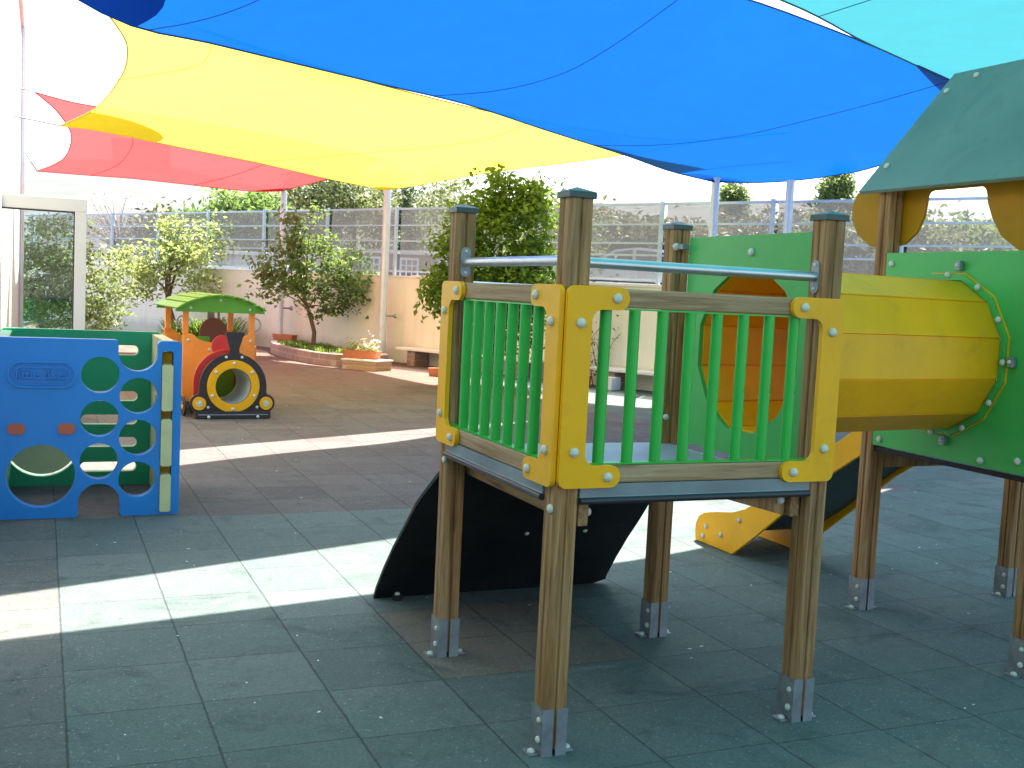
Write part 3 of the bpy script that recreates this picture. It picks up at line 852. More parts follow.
for k in range(12):
    a = math.radians(30 * k + 2)
    bolt(ring, (TXP - .022, AX_Y + SKEW + (TR + .019) * math.cos(a), AX_Z + (TR + .019) * math.sin(a)), (-1, 0, 0), .015)
for a in (100, 182, 262):
    a = math.radians(a); c = Vector((TXP - .016, AX_Y + SKEW + (TR + .062) * math.cos(a), AX_Z + (TR + .062) * math.sin(a)))
    k = MB().box(-.014, .010, -.016, .016, -.016, .03).build('clip', 'galv', PS, .003, loc=c)
    bolt(k, (-.014, 0, .008), (-1, 0, 0), .010)
# tower side panel and floor
tp = MB().extrude([(TY + .006, .895), (TY + L - .047, .895), (TY + L - .047, 1.897), (TY + .006, 1.897)], -.009, .009, YZ(TXP + .009), [dodeca(TR - .012, dy=SKEW)])
tpo = tp.build('side_panel', 'green', PS, .002)
for y, z in ((TY + L - .09, 1.84), (TY + .09, 1.83), (TY + L - .10, .93), (TY + .30, .925), (TY + .09, .955)):
    bolt(tpo, (TXP, y, z), (-1, 0, 0), .017)
MB().box(TX - .03, TX + L + .03, TY - .03, TY + L + .03, .862, .888).build('deck', 'black', PS, .003)
MB().box(TX + .05, TX + L - .05, TY - .012, TY + .012, .92, 1.897).build('side_panel', 'green', PS, .002)
for y in (TY + L - .02, TY + .02):
    b = MB().box(TX + .05, TX + L - .05, y - .02, y + .02, .77, .855).build('joist', 'wood', PS, .004)
bolt(tow[0, 1], (.046, -.02, .82), (.3, -1, 0), .016)
# scalloped boards under the eaves
def scallop(xp, y0, y1, z_top):
    # two hanging lobes joined by a thin strip along the eave
    pts = [(-.35, 0), (-.36, -.10), (-.30, -.25), (-.15, -.345), (.02, -.375), (.13, -.368), (.258, -.335), (.375, -.262), (.435, -.18), (.472, -.10), (.490, -.02),
           (.862, -.02), (.868, -.08), (.877, -.145), (.915, -.225), (1.0, -.285), (1.13, -.31), (1.26, -.29), (1.36, -.225), (1.415, -.145), (1.415, -.06), (1.385, 0)]
    pts = [(TY + a, z_top + b) for a, b in pts]
    return MB().extrude(fillet(pts, [.0] + [.04] * (len(pts) - 2) + [0], 3), 0, .016, YZ(xp)).build('scalloped_board', 'darkyellow', PS, .003)
scallop(TX + .047, 0, 0, 2.233)
# gable roof of two sloping panels
RX, RZ = TX + L / 2, 2.895
for sgn in (-1, 1):
    xe = RX + sgn * (.53 + .085)
    a = Vector((xe, 0, 2.205)); b_ = Vector((RX + sgn * .012, 0, RZ))
    d = (b_ - a).normalized(); nrm = Vector((-d.z * 1, 0, d.x)) if sgn > 0 else Vector((d.z * -1, 0, d.x))
    nrm = Vector((sgn * d.z, 0, -sgn * d.x)); nrm = nrm if nrm.z > 0 else -nrm
    ya, yb = TY - .24, TY + L + .145
    rf = MB()
    for yy in (ya, yb):
        for q in (a, b_, b_ + nrm * .022, a + nrm * .022): rf.v.append((q.x, yy, q.z))
    rf.f += [(0, 1, 2, 3), (7, 6, 5, 4), (0, 4, 5, 1), (1, 5, 6, 2), (2, 6, 7, 3), (3, 7, 4, 0)]
    r_ = rf.build('roof', 'roofgreen', PS, .003)
    for yy, t in ((yb - .07, .20), (yb - .06, .83), (yb - .20, .93), (yb - .55, .93), (yb - .9, .93), (ya + .08, .2)):
        bolt(r_, a + (b_ - a) * t + nrm * .022 + Vector((0, yy, 0)), nrm, .017)
MB().tube([(RX, TY - .2, RZ - .035), (RX, TY + L + .14, RZ - .035)], .03, 10).build('ridge_beam', 'wood', PS, smooth=True)

# slide going away from the tower
SX = 4.09 - X0
def lo(p): return (p[0] - Y0, p[1])
up = [(4.56, 1.05), (4.60, 1.00), (4.718, .919), (4.872, .818), (5.20, .585), (5.513, .372), (5.62, .315), (5.746, .27), (5.93, .235), (6.06, .205), (6.12, .17), (6.152, .11), (6.15, .05), (6.143, .004)]
lw = [(5.72, .004), (5.50, .165), (5.218, .383), (4.911, .63), (4.634, .805), (4.56, .85)]
poly = [lo(p) for p in up + lw]
chute = MB()
top = [(4.56, .93), (4.74, .80), (5.0, .615), (5.30, .39), (5.52, .245), (5.66, .185), (5.85, .15), (6.10, .13)]
cp = [lo(p) for p in top] + [(p[0] - Y0, p[1] - .022) for p in reversed(top)]
sl = MB().extrude(cp, SX + .010, SX + .50, lambda u, v, w: (w, u, v)).build('slide', 'chute', PS, smooth=True)
for x in (SX - .012, SX + .502):
    rl = MB().extrude(poly, 0, .020, YZ(x)).build('side_rail', 'yellow', sl, .003)
for (y, z) in ((6.02, .12), (5.85, .10), (5.66, .235), (6.05, .05)):
    bolt(sl, (SX - .012, y - Y0, z), (-1, 0, 0), .017)

# ------------------------------------------------------------------ plastic playhouse
PH = empty('playhouse', (0, 7.56, 0))
tag(PH, 'plastic activity cube with blue climbing panel full of round holes', 'playhouse')
out = [(-.27, 0), (.347 - .09, 0)]
out += circle(.36, .205 - .085, .085, 14, PI, 0, False)[:]
out = [(-.262, .0), (.232, .0), (.232, .09)] + circle(.362, .09, .13, 14, PI, 0, False)[1:-1] + [(.492, .09), (.492, 0), (.866, 0), (.866, 1.165), (.714, 1.165), (.714, 1.10)] \
    + circle(.590, 1.085, .124, 16, 0.05, -PI, False)[1:] + [(.466, 1.165), (-.262, 1.165)]
rad = [.02, .02, 0] + [0] * 13 + [0, .02, .02, .035, .025, .0] + [0] * 16 + [.02, .03]
rad = (rad + [0] * len(out))[:len(out)]
out2 = fillet(out, rad, 5)
holes = [circle(.358, z, .119, 30) for z in (.935, .648, .367)] + [circle(.597, z, .119, 30) for z in (.800, .521, .242)] + [circle(.010, .275, .205, 40)]
holes += [rrect(.738, .03, .812, 1.098, .02)]
fp = MB().extrude(out2, 0, .085, XZ(0), holes).build('front_panel', 'blue', PH, .016, 3)
# embossed name plate on the blue panel
pl = MB().extrude(rrect(-.197, .845, .213, 1.020, .085, 8), -.014, .0, XZ(0), [rrect(-.181, .861, .197, 1.004, .070, 8)]).build('name_plate', 'blue', fp, .004)
pl2 = MB().extrude(rrect(-.159, .883, .175, .983, .049, 8), -.012, .0, XZ(0), [rrect(-.149, .893, .165, .973, .040, 8)]).build('name_plate', 'blue', fp, .004)
tc = bpy.data.curves.new('lettering', 'FONT'); tc.body = 'little tikes'; tc.size = .078; tc.extrude = .016; tc.align_x = 'CENTER'; tc.align_y = 'CENTER'; tc.offset = .0012
to = bpy.data.objects.new('lettering_curve', tc); COL.objects.link(to)
bpy.context.view_layer.update()
lme = bpy.data.meshes.new_from_object(to.evaluated_get(bpy.context.evaluated_depsgraph_get()))
bpy.data.objects.remove(to)
lme.materials.clear(); lme.materials.append(M['blue'])
to = bpy.data.objects.new('lettering', lme); COL.objects.link(to)
to.parent = fp; to.location = (.008, -.004, .933); to.rotation_euler = (PI / 2, 0, 0)
for x in (-.138, .158):
    MB().extrude(rrect(x - .052, .548, x + .052, .618, .033, 7), -.014, .03, XZ(0)).build('handle', 'redhandle', fp, .008, 3)
# back panel with ladder slots
D = 1.16
bh = [rrect(.28 + (.22 if k in (0,) else 0), z, .68, z + .074, .036, 6) for k, z in enumerate((.985, .637, .459, .288, .100))] + [circle(.02, .34, .27, 36)]
bp = MB().extrude(rrect(-.27, 0, .84, 1.165, .03), 0, .075, XZ(D), bh).build('back_panel', 'pgreen', PH, .014, 3)
MB().extrude([p for p in circle(.02, .34, .255, 40)], .02, .045, XZ(D)).build('round_door', 'cream', bp, .004)
MB().box(-.23, .27, D + .014, D + .019, .372, .380).build('door_gap', 'brown', bp)
# right side panel, cream, with round holes
sh_ = [circle(.30, z, .11, 28) for z in (.25, .62)] + [circle(.72, z, .11, 28) for z in (.25, .62)]
sp = MB().extrude(rrect(.088, 0, D - .003, 1.15, .03), 0, .075, YZ(.775), sh_).build('side_panel', 'cream', PH, .012, 3)
# interlocking cream tabs in the slot of the blue panel
MB().box(.742, .808, .05, .084, .03, 1.09).build('hinge_strip', 'darkyellow', PH)
for z0, z1 in ((.70, 1.01), (.33, .645), (.022, .275)):
    MB().extrude(rrect(.740, z0, .810, z1, .014), -.022, .05, XZ(0)).build('hinge_tab', 'cream', PH, .008, 3)
MB().extrude(rrect(.088, 0, D - .003, 1.15, .03), 0, .07, YZ(-.262), [circle(.55, .5, .25, 30)]).build('side_panel', 'pgreen', PH, .012, 3)

# ------------------------------------------------------------------ toy train
TRN = empty('toy_train', (2.03, 12.72, 0), math.radians(5))
tag(TRN, 'orange and green playground locomotive with yellow ring boiler front', 'toy train')
ol = [(-.47, .09)]
ol = circle(-.382, .175, .105, 16, PI * 1.35, PI * .55, False) + [(-.385, .30)] + circle(0, .365, .385, 30, PI, 0, False) + [(.385, .30)] + circle(.382, .175, .105, 16, PI * .45, -PI * .35, False)
fpl = MB().extrude(ol, 0, .03, XZ(0), [circle(0, .372, .205, 36)]).build('front_plate', 'brown', TRN, .003)
rg = MB().extrude(circle(0, .372, .300, 44), -.016, -.0005, XZ(0), [circle(0, .372, .205, 36)]).build('boiler_ring', 'yellow', TRN, .003)
for a in (90, 38, 142, 205, 335, 270):
    bolt(rg, (.262 * math.cos(math.radians(a)), -.016, .372 + .262 * math.sin(math.radians(a))), (0, -1, 0), .02)
for x in (-.28, .28, -.09, .09): bolt(fpl, (x, 0, .13 if abs(x) > .2 else .705), (0, -1, 0), .017)
for x in (-.382, .382):
    h_ = MB().extrude(circle(x, .175, .076, 28), -.020, -.0005, XZ(0)).build('headlight', 'yellow', TRN, .004)
    MB().extrude(circle(x, .175, .04, 20), -.028, -.0205, XZ(0)).build('lens_ring', 'cream', h_, .002)
    bolt(h_, (x, -.028, .175), (0, -1, 0), .014)
MB().extrude(fillet([(-.05, .66), (.075, .66), (.065, .80), (.115, .965), (.115, .99), (-.09, .99), (-.09, .965), (-.04, .80)], [0, 0, .03, .01, .006, .006, .01, .03], 4), .031, .061, XZ(0)).build('chimney', 'brown', TRN, .003)
MB().box(-.43, .43, -.045, .06, .004, .085).build('buffer_beam', 'brown', TRN, .006)
MB().box(-.40, .40, -.049, -.0455, .044, .056).build('buffer_groove', 'galv', TRN)
for x in (-.28, .28): bolt(TRN, (x, -.045, .024), (0, -1, 0), .018)
# boiler tube, open through
tb = MB(); NT = 36
for yy in (.031, .70):
    for r_ in (.222, .205):
        for k in range(NT): tb.v.append((r_ * math.cos(2 * PI * k / NT), yy, .372 + r_ * math.sin(2 * PI * k / NT)))
for k in range(NT):
    k2 = (k + 1) % NT
    tb.f += [(k, k2, 2 * NT + k2, 2 * NT + k), (NT + k, 3 * NT + k, 3 * NT + k2, NT + k2), (k, NT + k, NT + k2, k2), (2 * NT + k, 2 * NT + k2, 3 * NT + k2, 3 * NT + k)]
tb.build('boiler_tube', 'tubegrey', TRN, smooth=True)
rp_ = [(-.42, .11), (.33, .11), (.33, .40)] + circle(-.045, .405, .375, 28, 0, PI, False)[1:] + [(-.42, .40)]
MB().extrude(rp_, .14, .165, XZ(0), [circle(0, .372, .223, 36)]).build('boiler_plate', 'red', TRN, .003)
MB().extrude(circle(-.02, .80, .13, 24), .47, .49, XZ(0)).build('bell_plate', 'red', TRN, .003)
# cab: scalloped front and back boards, side boards, corner posts, roof
def cab_board(y, name, win):
    pts = [(-.43, .12), (.43, .12), (.43, .93), (.34, .93)] + [(.30 * math.cos(a), .92 - .10 * math.sin(a)) for a in np.linspace(.12, PI - .12, 16)] + [(-.34, .93), (-.43, .93)]
    hs = [circle(0, .372, .223, 36)] if win else []
    return MB().extrude(pts, 0, .026, XZ(y), hs).build(name, 'orange', TRN, .003)
cb = cab_board(.72, 'cab_board', True); cab_board(1.86, 'cab_board', True)
for x, z in ((-.37, .85), (.37, .85), (-.12, .74), (-.05, .62)): bolt(cb, (x, .72, z), (0, -1, 0), .018)
for x in (-.457, .431):
    pts = [(.746, .16), (1.859, .16), (1.859, .80), (1.60, .80), (1.50, .55), (1.10, .55), (1.0, .80), (.746, .80)]
    MB().extrude(fillet(pts, [.02, .02, .05, .06, .1, .1, .06, .05], 5), 0, .026, YZ(x)).build('cab_side', 'orange', TRN, .003)
for x in (-.395, .395):
    for y in (.752, 1.80):
        s = 1 if x > 0 else -1
        pp = MB().box(x - .034, x + .034, y, y + .05, .93 if y < 1 else .93, 1.215).build('cab_post', 'orange', TRN, .004)
        if y < 1:
            hp = [(x + s * .034, y - .012, 1.09 + 0)] 
            MB().tube([(x + s * (.034 + .075 * math.sin(t)), y + .02, .97 + .16 * (1 - math.cos(t)) / 2 * 1) for t in np.linspace(0, PI, 12)], .009, 8).build('hand_ring', 'galv', pp, smooth=True)
for y, nm in ((.70, 'roof_board'), (1.87, 'roof_board')):
    pts = circle(0, .48, .90, 26, math.radians(54), math.radians(126), False)
    rb_ = MB().extrude(pts + [(-.53, 1.185), (.53, 1.185)], -.003, .022, XZ(y)).build(nm, 'tgreen', TRN, .003)
    for x in (-.35, 0, .35): bolt(rb_, (x, y - .003, 1.232 if x else 1.33), (0, -1, 0), .017)
for k in range(8):
    a0 = math.radians(55 + 9.0 * k); a1 = a0 + math.radians(7.2)
    MB().extrude(circle(0, .48, .922, 5, a0, a1, False) + circle(0, .48, .904, 5, a1, a0, False), .60, 1.99, XZ(0)).build('roof_slat', 'tgreen', TRN, .002)
# seat, backrest, wheels
MB().box(-.40, .40, 1.25, 1.55, .38, .41).build('seat', 'tgreen', TRN, .004)
MB().extrude(circle(.12, .92, .17, 26, 0, PI, False) + [(-.05, .60), (.29, .60)], 0, .025, XZ(1.56)).build('backrest', 'rust', TRN, .003)
MB().extrude([(.10, .93), (.26, .93), (.26, 1.215), (.10, 1.215)], 0, .02, XZ(1.83), [rrect(.19, .98, .23, 1.16, .018)]).build('cab_slat', 'barkgrey', TRN, .003)
MB().extrude([(-.385, .12), (.26, .12), (.26, .66), (-.05, .66), (-.05, .88), (-.385, .88)], 0, .02, XZ(1.02)).build('seat_panel', 'tgreen', TRN, .003)
MB().extrude([(.18, .12), (.40, .12), (.40, .70), (.18, .70)], 0, .02, XZ(1.20)).build('seat_panel', 'rust', TRN, .003)
for x, dx in ((-.50, -1), (.478, 1)):
    for y, r_ in ((1.36, .26), (.30, .11), (.52, .11), (.74, .11)):
        wv = MB().extrude(circle(y, r_ + .005, r_, 28), 0, .022, YZ(x)).build('wheel', 'brown', TRN, .003)
        xx = x - .010 if dx < 0 else x + .0225
        MB().extrude(circle(y, r_ + .005, r_ * .35, 18), 0, .009, YZ(xx)).build('hub', 'yellow', wv, .002)
    MB().box(x - .02 if dx < 0 else x + .024, x - .002 if dx < 0 else x + .042, .26, .80, .14, .165).build('coupling_rod', 'galv', TRN, .002)
MB().box(-.38, .38, .07, 1.88, .086, .109).build('chassis', 'brown', TRN, .003)
for y in (.60, 1.70):
    MB().box(-.44, .44, y - .02, y + .02, .06, .085).build('axle', 'galv', TRN)

# ------------------------------------------------------------------ planters, bench, pots
def blade_tuft(mb, c, n, h, spread, wd, lean=.6):
    for _ in range(n):
        a = random.uniform(0, 2 * PI); r0 = random.uniform(0, spread * .35)
        hh = h * random.uniform(.6, 1.1); out_ = spread * random.uniform(.3, 1.0) * lean
        p = Vector(c) + Vector((math.cos(a) * r0, math.sin(a) * r0, 0)); d = Vector((math.cos(a), math.sin(a), 0)); s = Vector((-d.y, d.x, 0)) * wd
        pts = []
        for t in (0, .35, .7, 1):
            q = p + d * (out_ * t * t * 1.3) + Vector((0, 0, hh * (t - .42 * t ** 3)))
            ww = (1 - t) * .85 + .15
            pts += [q - s * ww, q + s * ww]
        mb.add(pts, [(0, 1, 3, 2), (2, 3, 5, 4), (4, 5, 7, 6)])

def leaf_cloud(pts, size, rnd=RNG, aspect=.5, up=.5):
    """one folded leaf per point, numpy arrays of verts/faces"""
    n = len(pts)
    d = rnd.normal(size=(n, 3)); d[:, 2] *= .7; d /= np.linalg.norm(d, axis=1)[:, None]
    nm = rnd.normal(size=(n, 3)); nm[:, 2] += up * 2
    s = np.cross(d, nm); s /= np.linalg.norm(s, axis=1)[:, None] + 1e-9
    nn = np.cross(s, d)
    sz = size * rnd.uniform(.6, 1.35, n)[:, None]
    a = pts - d * sz * .5; b_ = pts + d * sz * .5
    l = pts + s * sz * aspect * .5 + nn * sz * .10; r_ = pts - s * sz * aspect * .5 + nn * sz * .10
    V = np.stack([a, l, b_, r_], 1).reshape(-1, 3)
    i = np.arange(n)[:, None] * 4
    F = np.concatenate([i + np.array([[0, 1, 2]]), i + np.array([[0, 2, 3]])], 1).reshape(-1, 3)
    return V, F
def mesh_np(name, V, F, mat, parent=None):
    me = bpy.data.meshes.new(name)
    me.vertices.add(len(V)); me.vertices.foreach_set('co', np.asarray(V, np.float32).ravel())
    me.loops.add(F.size); me.loops.foreach_set('vertex_index', F.astype(np.int32).ravel())
    me.polygons.add(len(F)); me.polygons.foreach_set('loop_start', np.arange(0, F.size, F.shape[1], dtype=np.int32))
    me.polygons.foreach_set('loop_total', np.full(len(F), F.shape[1], np.int32))
    me.update(calc_edges=True); me.validate()
    me.materials.append(M[mat])
    o = bpy.data.objects.new(name, me); COL.objects.link(o)
    if parent is not None: o.parent = parent
    return o
def crown_points(blobs, n_clumps, per, spread, hollow=.45):
    """leaf points gathered in clumps, mostly near the skin of the blobs"""
    P_ = []; C_ = []
    vol = np.array([b_[3] * b_[4] * b_[5] for b_ in blobs]); vol = vol ** .75; vol /= vol.sum()
    for b_, wv in zip(blobs, vol):
        k = max(3, int(n_clumps * wv))
        d = RNG.normal(size=(k, 3)); d /= np.linalg.norm(d, axis=1)[:, None]
        rr = (hollow + (1.08 - hollow) * RNG.random(k) ** .6)[:, None]
        c = np.array(b_[:3]) + d * rr * np.array(b_[3:6])
        C_.append(c)
        for q in c:
            m = int(per * RNG.uniform(.4, 1.5)); s = spread * RNG.uniform(.6, 1.3)
            P_.append(q + RNG.normal(size=(m, 3)) * s * np.array([1, 1, .75]))
    return np.concatenate(P_), np.concatenate(C_)
def tree(name, loc, label, cat, blobs, trunk, n_clumps, per, leaf, leafm, barkm='bark', spread=.16, limbs=8, group=None, aspect=.5, hollow=.45, extra=None):
    root = empty(name, loc); tag(root, label, cat, group)
    pts, cl_ = crown_points(blobs, n_clumps, per, spread, hollow)
    V, F = leaf_cloud(pts, leaf, aspect=aspect)
    mesh_np('crown', V, F, leafm, root)
    tb_ = MB()
    tp_ = [Vector(p) for p in trunk[0]]
    tb_.tube(tp_, trunk[1], 9)
    idx = RNG.permutation(len(cl_))[:limbs]
    for i in idx:
        e = Vector(cl_[i]); t = random.uniform(.55, 1.0)
        k = min(int(t * (len(tp_) - 1)), len(tp_) - 2); s_ = tp_[k].lerp(tp_[k + 1], t * (len(tp_) - 1) - k)
        mid = s_.lerp(e, .5) + Vector((random.uniform(-.1, .1), random.uniform(-.1, .1), .12)) * (e - s_).length * .5
        r0 = trunk[1][-1] * .7
        tb_.tube([s_, s_.lerp(mid, .5) + Vector((0, 0, .03)), mid, e], [r0, r0 * .8, r0 * .55, r0 * .2], 6)
    tb_.build('trunk', barkm, root, smooth=True, fix=False)
    if extra: extra(root)
    return root

# curved stone planter with the mid tree
cpn = empty('stone_planter', (5.3, 22.9, 0)); tag(cpn, 'low curved stone block planter under the slim mid tree', 'planter')
outl = [(5.15, 25.75), (4.86, 25.2), (4.66, 24.2), (4.66, 23.1), (4.80, 21.9), (5.06, 21.0), (5.45, 20.72), (6.2, 20.9), (6.4, 21.3), (6.0, 23.0), (5.5, 24.8)]
sp_ = spline([(x, y, 0) for x, y in outl + outl[:1]], 48)[:-1]
cx, cy = sp_[:, 0].mean(), sp_[:, 1].mean()
inn = [(cx + (x - cx) * .80, cy + (y - cy) * .93) for x, y, _ in sp_]
o = MB().extrude([(x, y) for x, y, _ in sp_], 0, .24, lambda u, v, w: (u, v, w), [inn]).build('stone_edge', 'brick', cpn, .008); o.location = -cpn.location
o = MB().extrude(inn, .0, .19, lambda u, v, w: (u, v, w)).build('soil', 'soil', cpn); o.location = -cpn.location
gt = MB()
for _ in range(210):
    i = random.randrange(len(inn)); t = random.uniform(.2, .95)
    x, y = cx + (inn[i][0] - cx) * t, cy + (inn[i][1] - cy) * t
    blade_tuft(gt, (x, y, .19), 9, random.uniform(.10, .22), .16, .010)
o = gt.build('ground_plants', 'strap', cpn, fix=False); o.location = -cpn.location
# tan brick planter with terracotta trough
bpn = empty('brick_planter', (5.7, 19.98, 0)); tag(bpn, 'small pale edged brick planter below the terracotta flower trough', 'planter')
quad = [(5.24, 20.26), (5.74, 19.72), (6.14, 20.02), (5.66, 20.60)]
o = MB().extrude(quad, 0, .17, lambda u, v, w: (u, v, w)).build('brick_body', 'brick_tan', bpn, .004); o.location = -bpn.location
cxq, cyq = 5.695, 20.15
o = MB().extrude([(cxq + (x - cxq) * 1.06, cyq + (y - cyq) * 1.06) for x, y in quad], .17, .20, lambda u, v, w: (u, v, w)).build('stone_top', 'coping', bpn, .005); o.location = -bpn.location
def trough(loc, rz, ln, wd, hh, label, seed, flower):
    t = empty('flower_trough', loc, rz); tag(t, label, 'flower trough', 'terracotta pots and troughs by the wall')
    b = MB(); k = .86
    x, y = ln / 2, wd / 2
    b.add([(-x * k, -y * k, 0), (x * k, -y * k, 0), (x * k, y * k, 0), (-x * k, y * k, 0), (-x, -y, hh), (x, -y, hh), (x, y, hh), (-x, y, hh), (-x * .93, -y * .86, hh), (x * .93, -y * .86, hh), (x * .93, y * .86, hh), (-x * .93, y * .86, hh), (-x * .9, -y * .8, hh * .8), (x * .9, -y * .8, hh * .8), (x * .9, y * .8, hh * .8), (-x * .9, y * .8, hh * .8)],
          [(0, 3, 2, 1), (0, 1, 5, 4), (1, 2, 6, 5), (2, 3, 7, 6), (3, 0, 4, 7), (4, 5, 9, 8), (5, 6, 10, 9), (6, 7, 11, 10), (7, 4, 8, 11), (8, 9, 13, 12), (9, 10, 14, 13), (10, 11, 15, 14), (11, 8, 12, 15), (12, 13, 14, 15)])
    b.build('trough', 'terracotta', t, .006)
    if flower:
        n = int(260 * ln)
        pts = np.stack([RNG.uniform(-x * .9, x * .9, n), RNG.uniform(-y, y, n), hh + np.abs(RNG.normal(0, .09, n))], 1)
        V, F = leaf_cloud(pts, .07); mesh_np('leaves', V, F, 'leaf_citrus', t)
        n2 = int(120 * ln)
        pts = np.stack([RNG.uniform(0, x * .95, n2), RNG.uniform(-y, y, n2), hh + .05 + np.abs(RNG.normal(0, .10, n2))], 1)
        V, F = leaf_cloud(pts, .055, aspect=.9); mesh_np('flowers', V, F, 'flower', t)
    return t
trough((5.62, 20.28, .202), -.75, .75, .24, .15, 'terracotta trough of white flowers on the small brick planter', 1, True)
trough((6.72, 18.85, 0), -.9, .42, .24, .15, 'small empty terracotta trough on the floor left of the platform', 2, False)
trough((8.72, 17.35, 0), -1.1, .55, .25, .20, 'terracotta trough beside the climbing plant, seen through the front railing', 3, True)
trough((5.15, 25.2, .24), -.9, .6, .2, .14, 'terracotta trough on the rim of the curved stone planter by the first pole', 4, False)
bx = empty('white_block', (9.08, 16.72, 0), -1.1); tag(bx, 'white painted block between the trough and the bench', 'block')
MB().box(-.13, .13, -.14, .14, 0, .22).build('block', 'coping', bx, .01)
# wall bench: pale slab on piers
def wall_bench(ya, yb, label):
    p0 = wall_pt((ya + yb) / 2, .3)
    bn = empty('wall_bench', (p0.x, p0.y, 0)); tag(bn, label, 'bench', 'pale slab benches along the cream wall')
    o = along_wall(MB(), ya, yb, .02, .52, .31, .36).build('seat', 'coping', bn, .008); o.location = -bn.location
    nleg = max(2, int((yb - ya) / 1.1))
    for k in range(nleg):
        yk = ya + .25 + (yb - ya - .7) * k / (nleg - 1)
        o = along_wall(MB(), yk, yk + .2, .05, .44, 0, .31).build('leg', 'brick', bn, .004); o.location = -bn.location
    return bn
wall_bench(18.6, 21.9, 'pale stone bench against the wall right of the second pole')
wall_bench(10.5, 17.4, 'long pale stone bench against the wall seen through the front railing')

# ------------------------------------------------------------------ garden plants in the yard
tree('citrus_tree', (2.9, 28.2, 0), 'pale green sunlit tree behind the toy train, against the wall', 'tree',
     [(-.1, 0, 1.75, 1.45, 1.0, .75), (.75, .1, 1.95, .95, .8, .75), (-.95, 0, 1.55, .85, .7, .65), (.1, 0, 2.45, .75, .6, .55), (.85, 0, 2.75, .35, .35, .35), (-.2, 0, 3.0, .22, .22, .25)],
     ([(.15, 0, 0), (.10, 0, .5), (-.05, 0, 1.0), (-.1, 0, 1.7)], [.07, .06, .05, .035]), 118, 34, .135, 'leaf_citrus', spread=.17, limbs=14, hollow=.3)
tree('olive_tree', (5.42, 23.5, .18), 'slim dark leaved tree with leaning trunk in the curved stone planter', 'tree',
     [(-.15, 0, 1.75, .95, .75, .62), (-.70, 0, 1.7, .55, .5, .5), (.65, 0, 1.45, .75, .6, .60), (-.1, 0, 2.45, .45, .4, .45), (-.45, 0, 2.85, .22, .22, .36), (-.02, 0, 2.98, .15, .15, .40), (.25, 0, .95, .4, .35, .25), (1.15, 0, 1.2, .35, .3, .3), (-.95, 0, 1.15, .3, .25, .22)],
     ([(0, 0, 0), (.02, 0, .35), (-.10, 0, .75), (-.22, 0, 1.05), (-.2, 0, 1.7)], [.055, .048, .042, .036, .022]), 165, 30, .125, 'leaf_mid', spread=.15, limbs=16, hollow=.35)
tree('laurel_tree', (6.98, 17.0, 0), 'dense dark glossy tree behind the tall wooden platform posts', 'tree',
     [(0, 0, 2.0, .98, .8, .95), (-.35, 0, 1.5, .72, .65, .6), (.35, 0, 2.65, .72, .65, .7), (.1, 0, 3.2, .52, .5, .38), (.5, 0, 1.6, .65, .6, .6), (-.95, 0, 1.55, .36, .32, .35), (-.75, 0, 2.2, .4, .35, .4), (-.45, 0, 2.85, .3, .3, .3), (.1, 0, .85, .6, .5, .35)],
     ([(0, 0, 0), (.02, 0, .6), (0, 0, 1.2), (.05, 0, 2.4)], [.08, .07, .06, .03]), 340, 46, .12, 'leaf_dense', spread=.15, limbs=12, hollow=.4)
tree('garden_bush', (.75, 24.6, 0), 'leafy bush seen through the glass screen by the white building', 'bush',
     [(-.5, 0, 2.0, .75, .7, .85), (.1, 0, 1.3, .8, .7, .9), (-.3, 0, .7, 1.0, .8, .7), (.5, 0, .9, .45, .4, .6), (-.9, .5, 1.5, .7, .6, 1.2)],
     ([(0, 0, 0), (-.1, 0, .6), (-.2, 0, 1.4)], [.06, .05, .03]), 230, 36, .10, 'leaf_bush', spread=.16, limbs=6)
ag = empty('strap_leaf_plant', (3.55, 26.9, 0)); tag(ag, 'clump of green strap leaves behind the toy train roof', 'plant')
sb = MB()
for k in range(16): blade_tuft(sb, (random.uniform(-.75, .7), random.uniform(-.3, .3), 0), 26, random.uniform(.75, 1.25), .75, .030, .9)
sb.build('leaves', 'strap', ag, fix=False)
# thin climbing plant on the wall
cw_ = empty('climbing_plant', wall_pt(17.5, .25)); tag(cw_, 'thin wiry climber with pale bracts seen through the front railing', 'plant')
st = MB(); bp_ = []
for k in range(9):
    a = random.uniform(-.5, .5); h_ = random.uniform(.9, 1.6); side = random.choice((-1, 1))
    pts = [Vector((a * .3, -a * .2, 0))]
    for t in (.3, .55, .8, 1): pts.append(Vector((a * .3 + side * .55 * t * t * random.uniform(.3, 1.2), -a * .2 - side * .3 * t * t, h_ * t - (.2 * t ** 4))))
    st.tube(pts, [.010, .008, .006, .005, .003], 5)
    for q in pts[1:]:
        for _ in range(9): bp_.append(tuple(q + Vector((random.gauss(0, .08), random.gauss(0, .05), random.gauss(0, .12)))))
st.build('stems', 'bark', cw_, fix=False)
V, F = leaf_cloud(np.array(bp_), .07); mesh_np('leaves', V, F, 'leaf_dry', cw_)

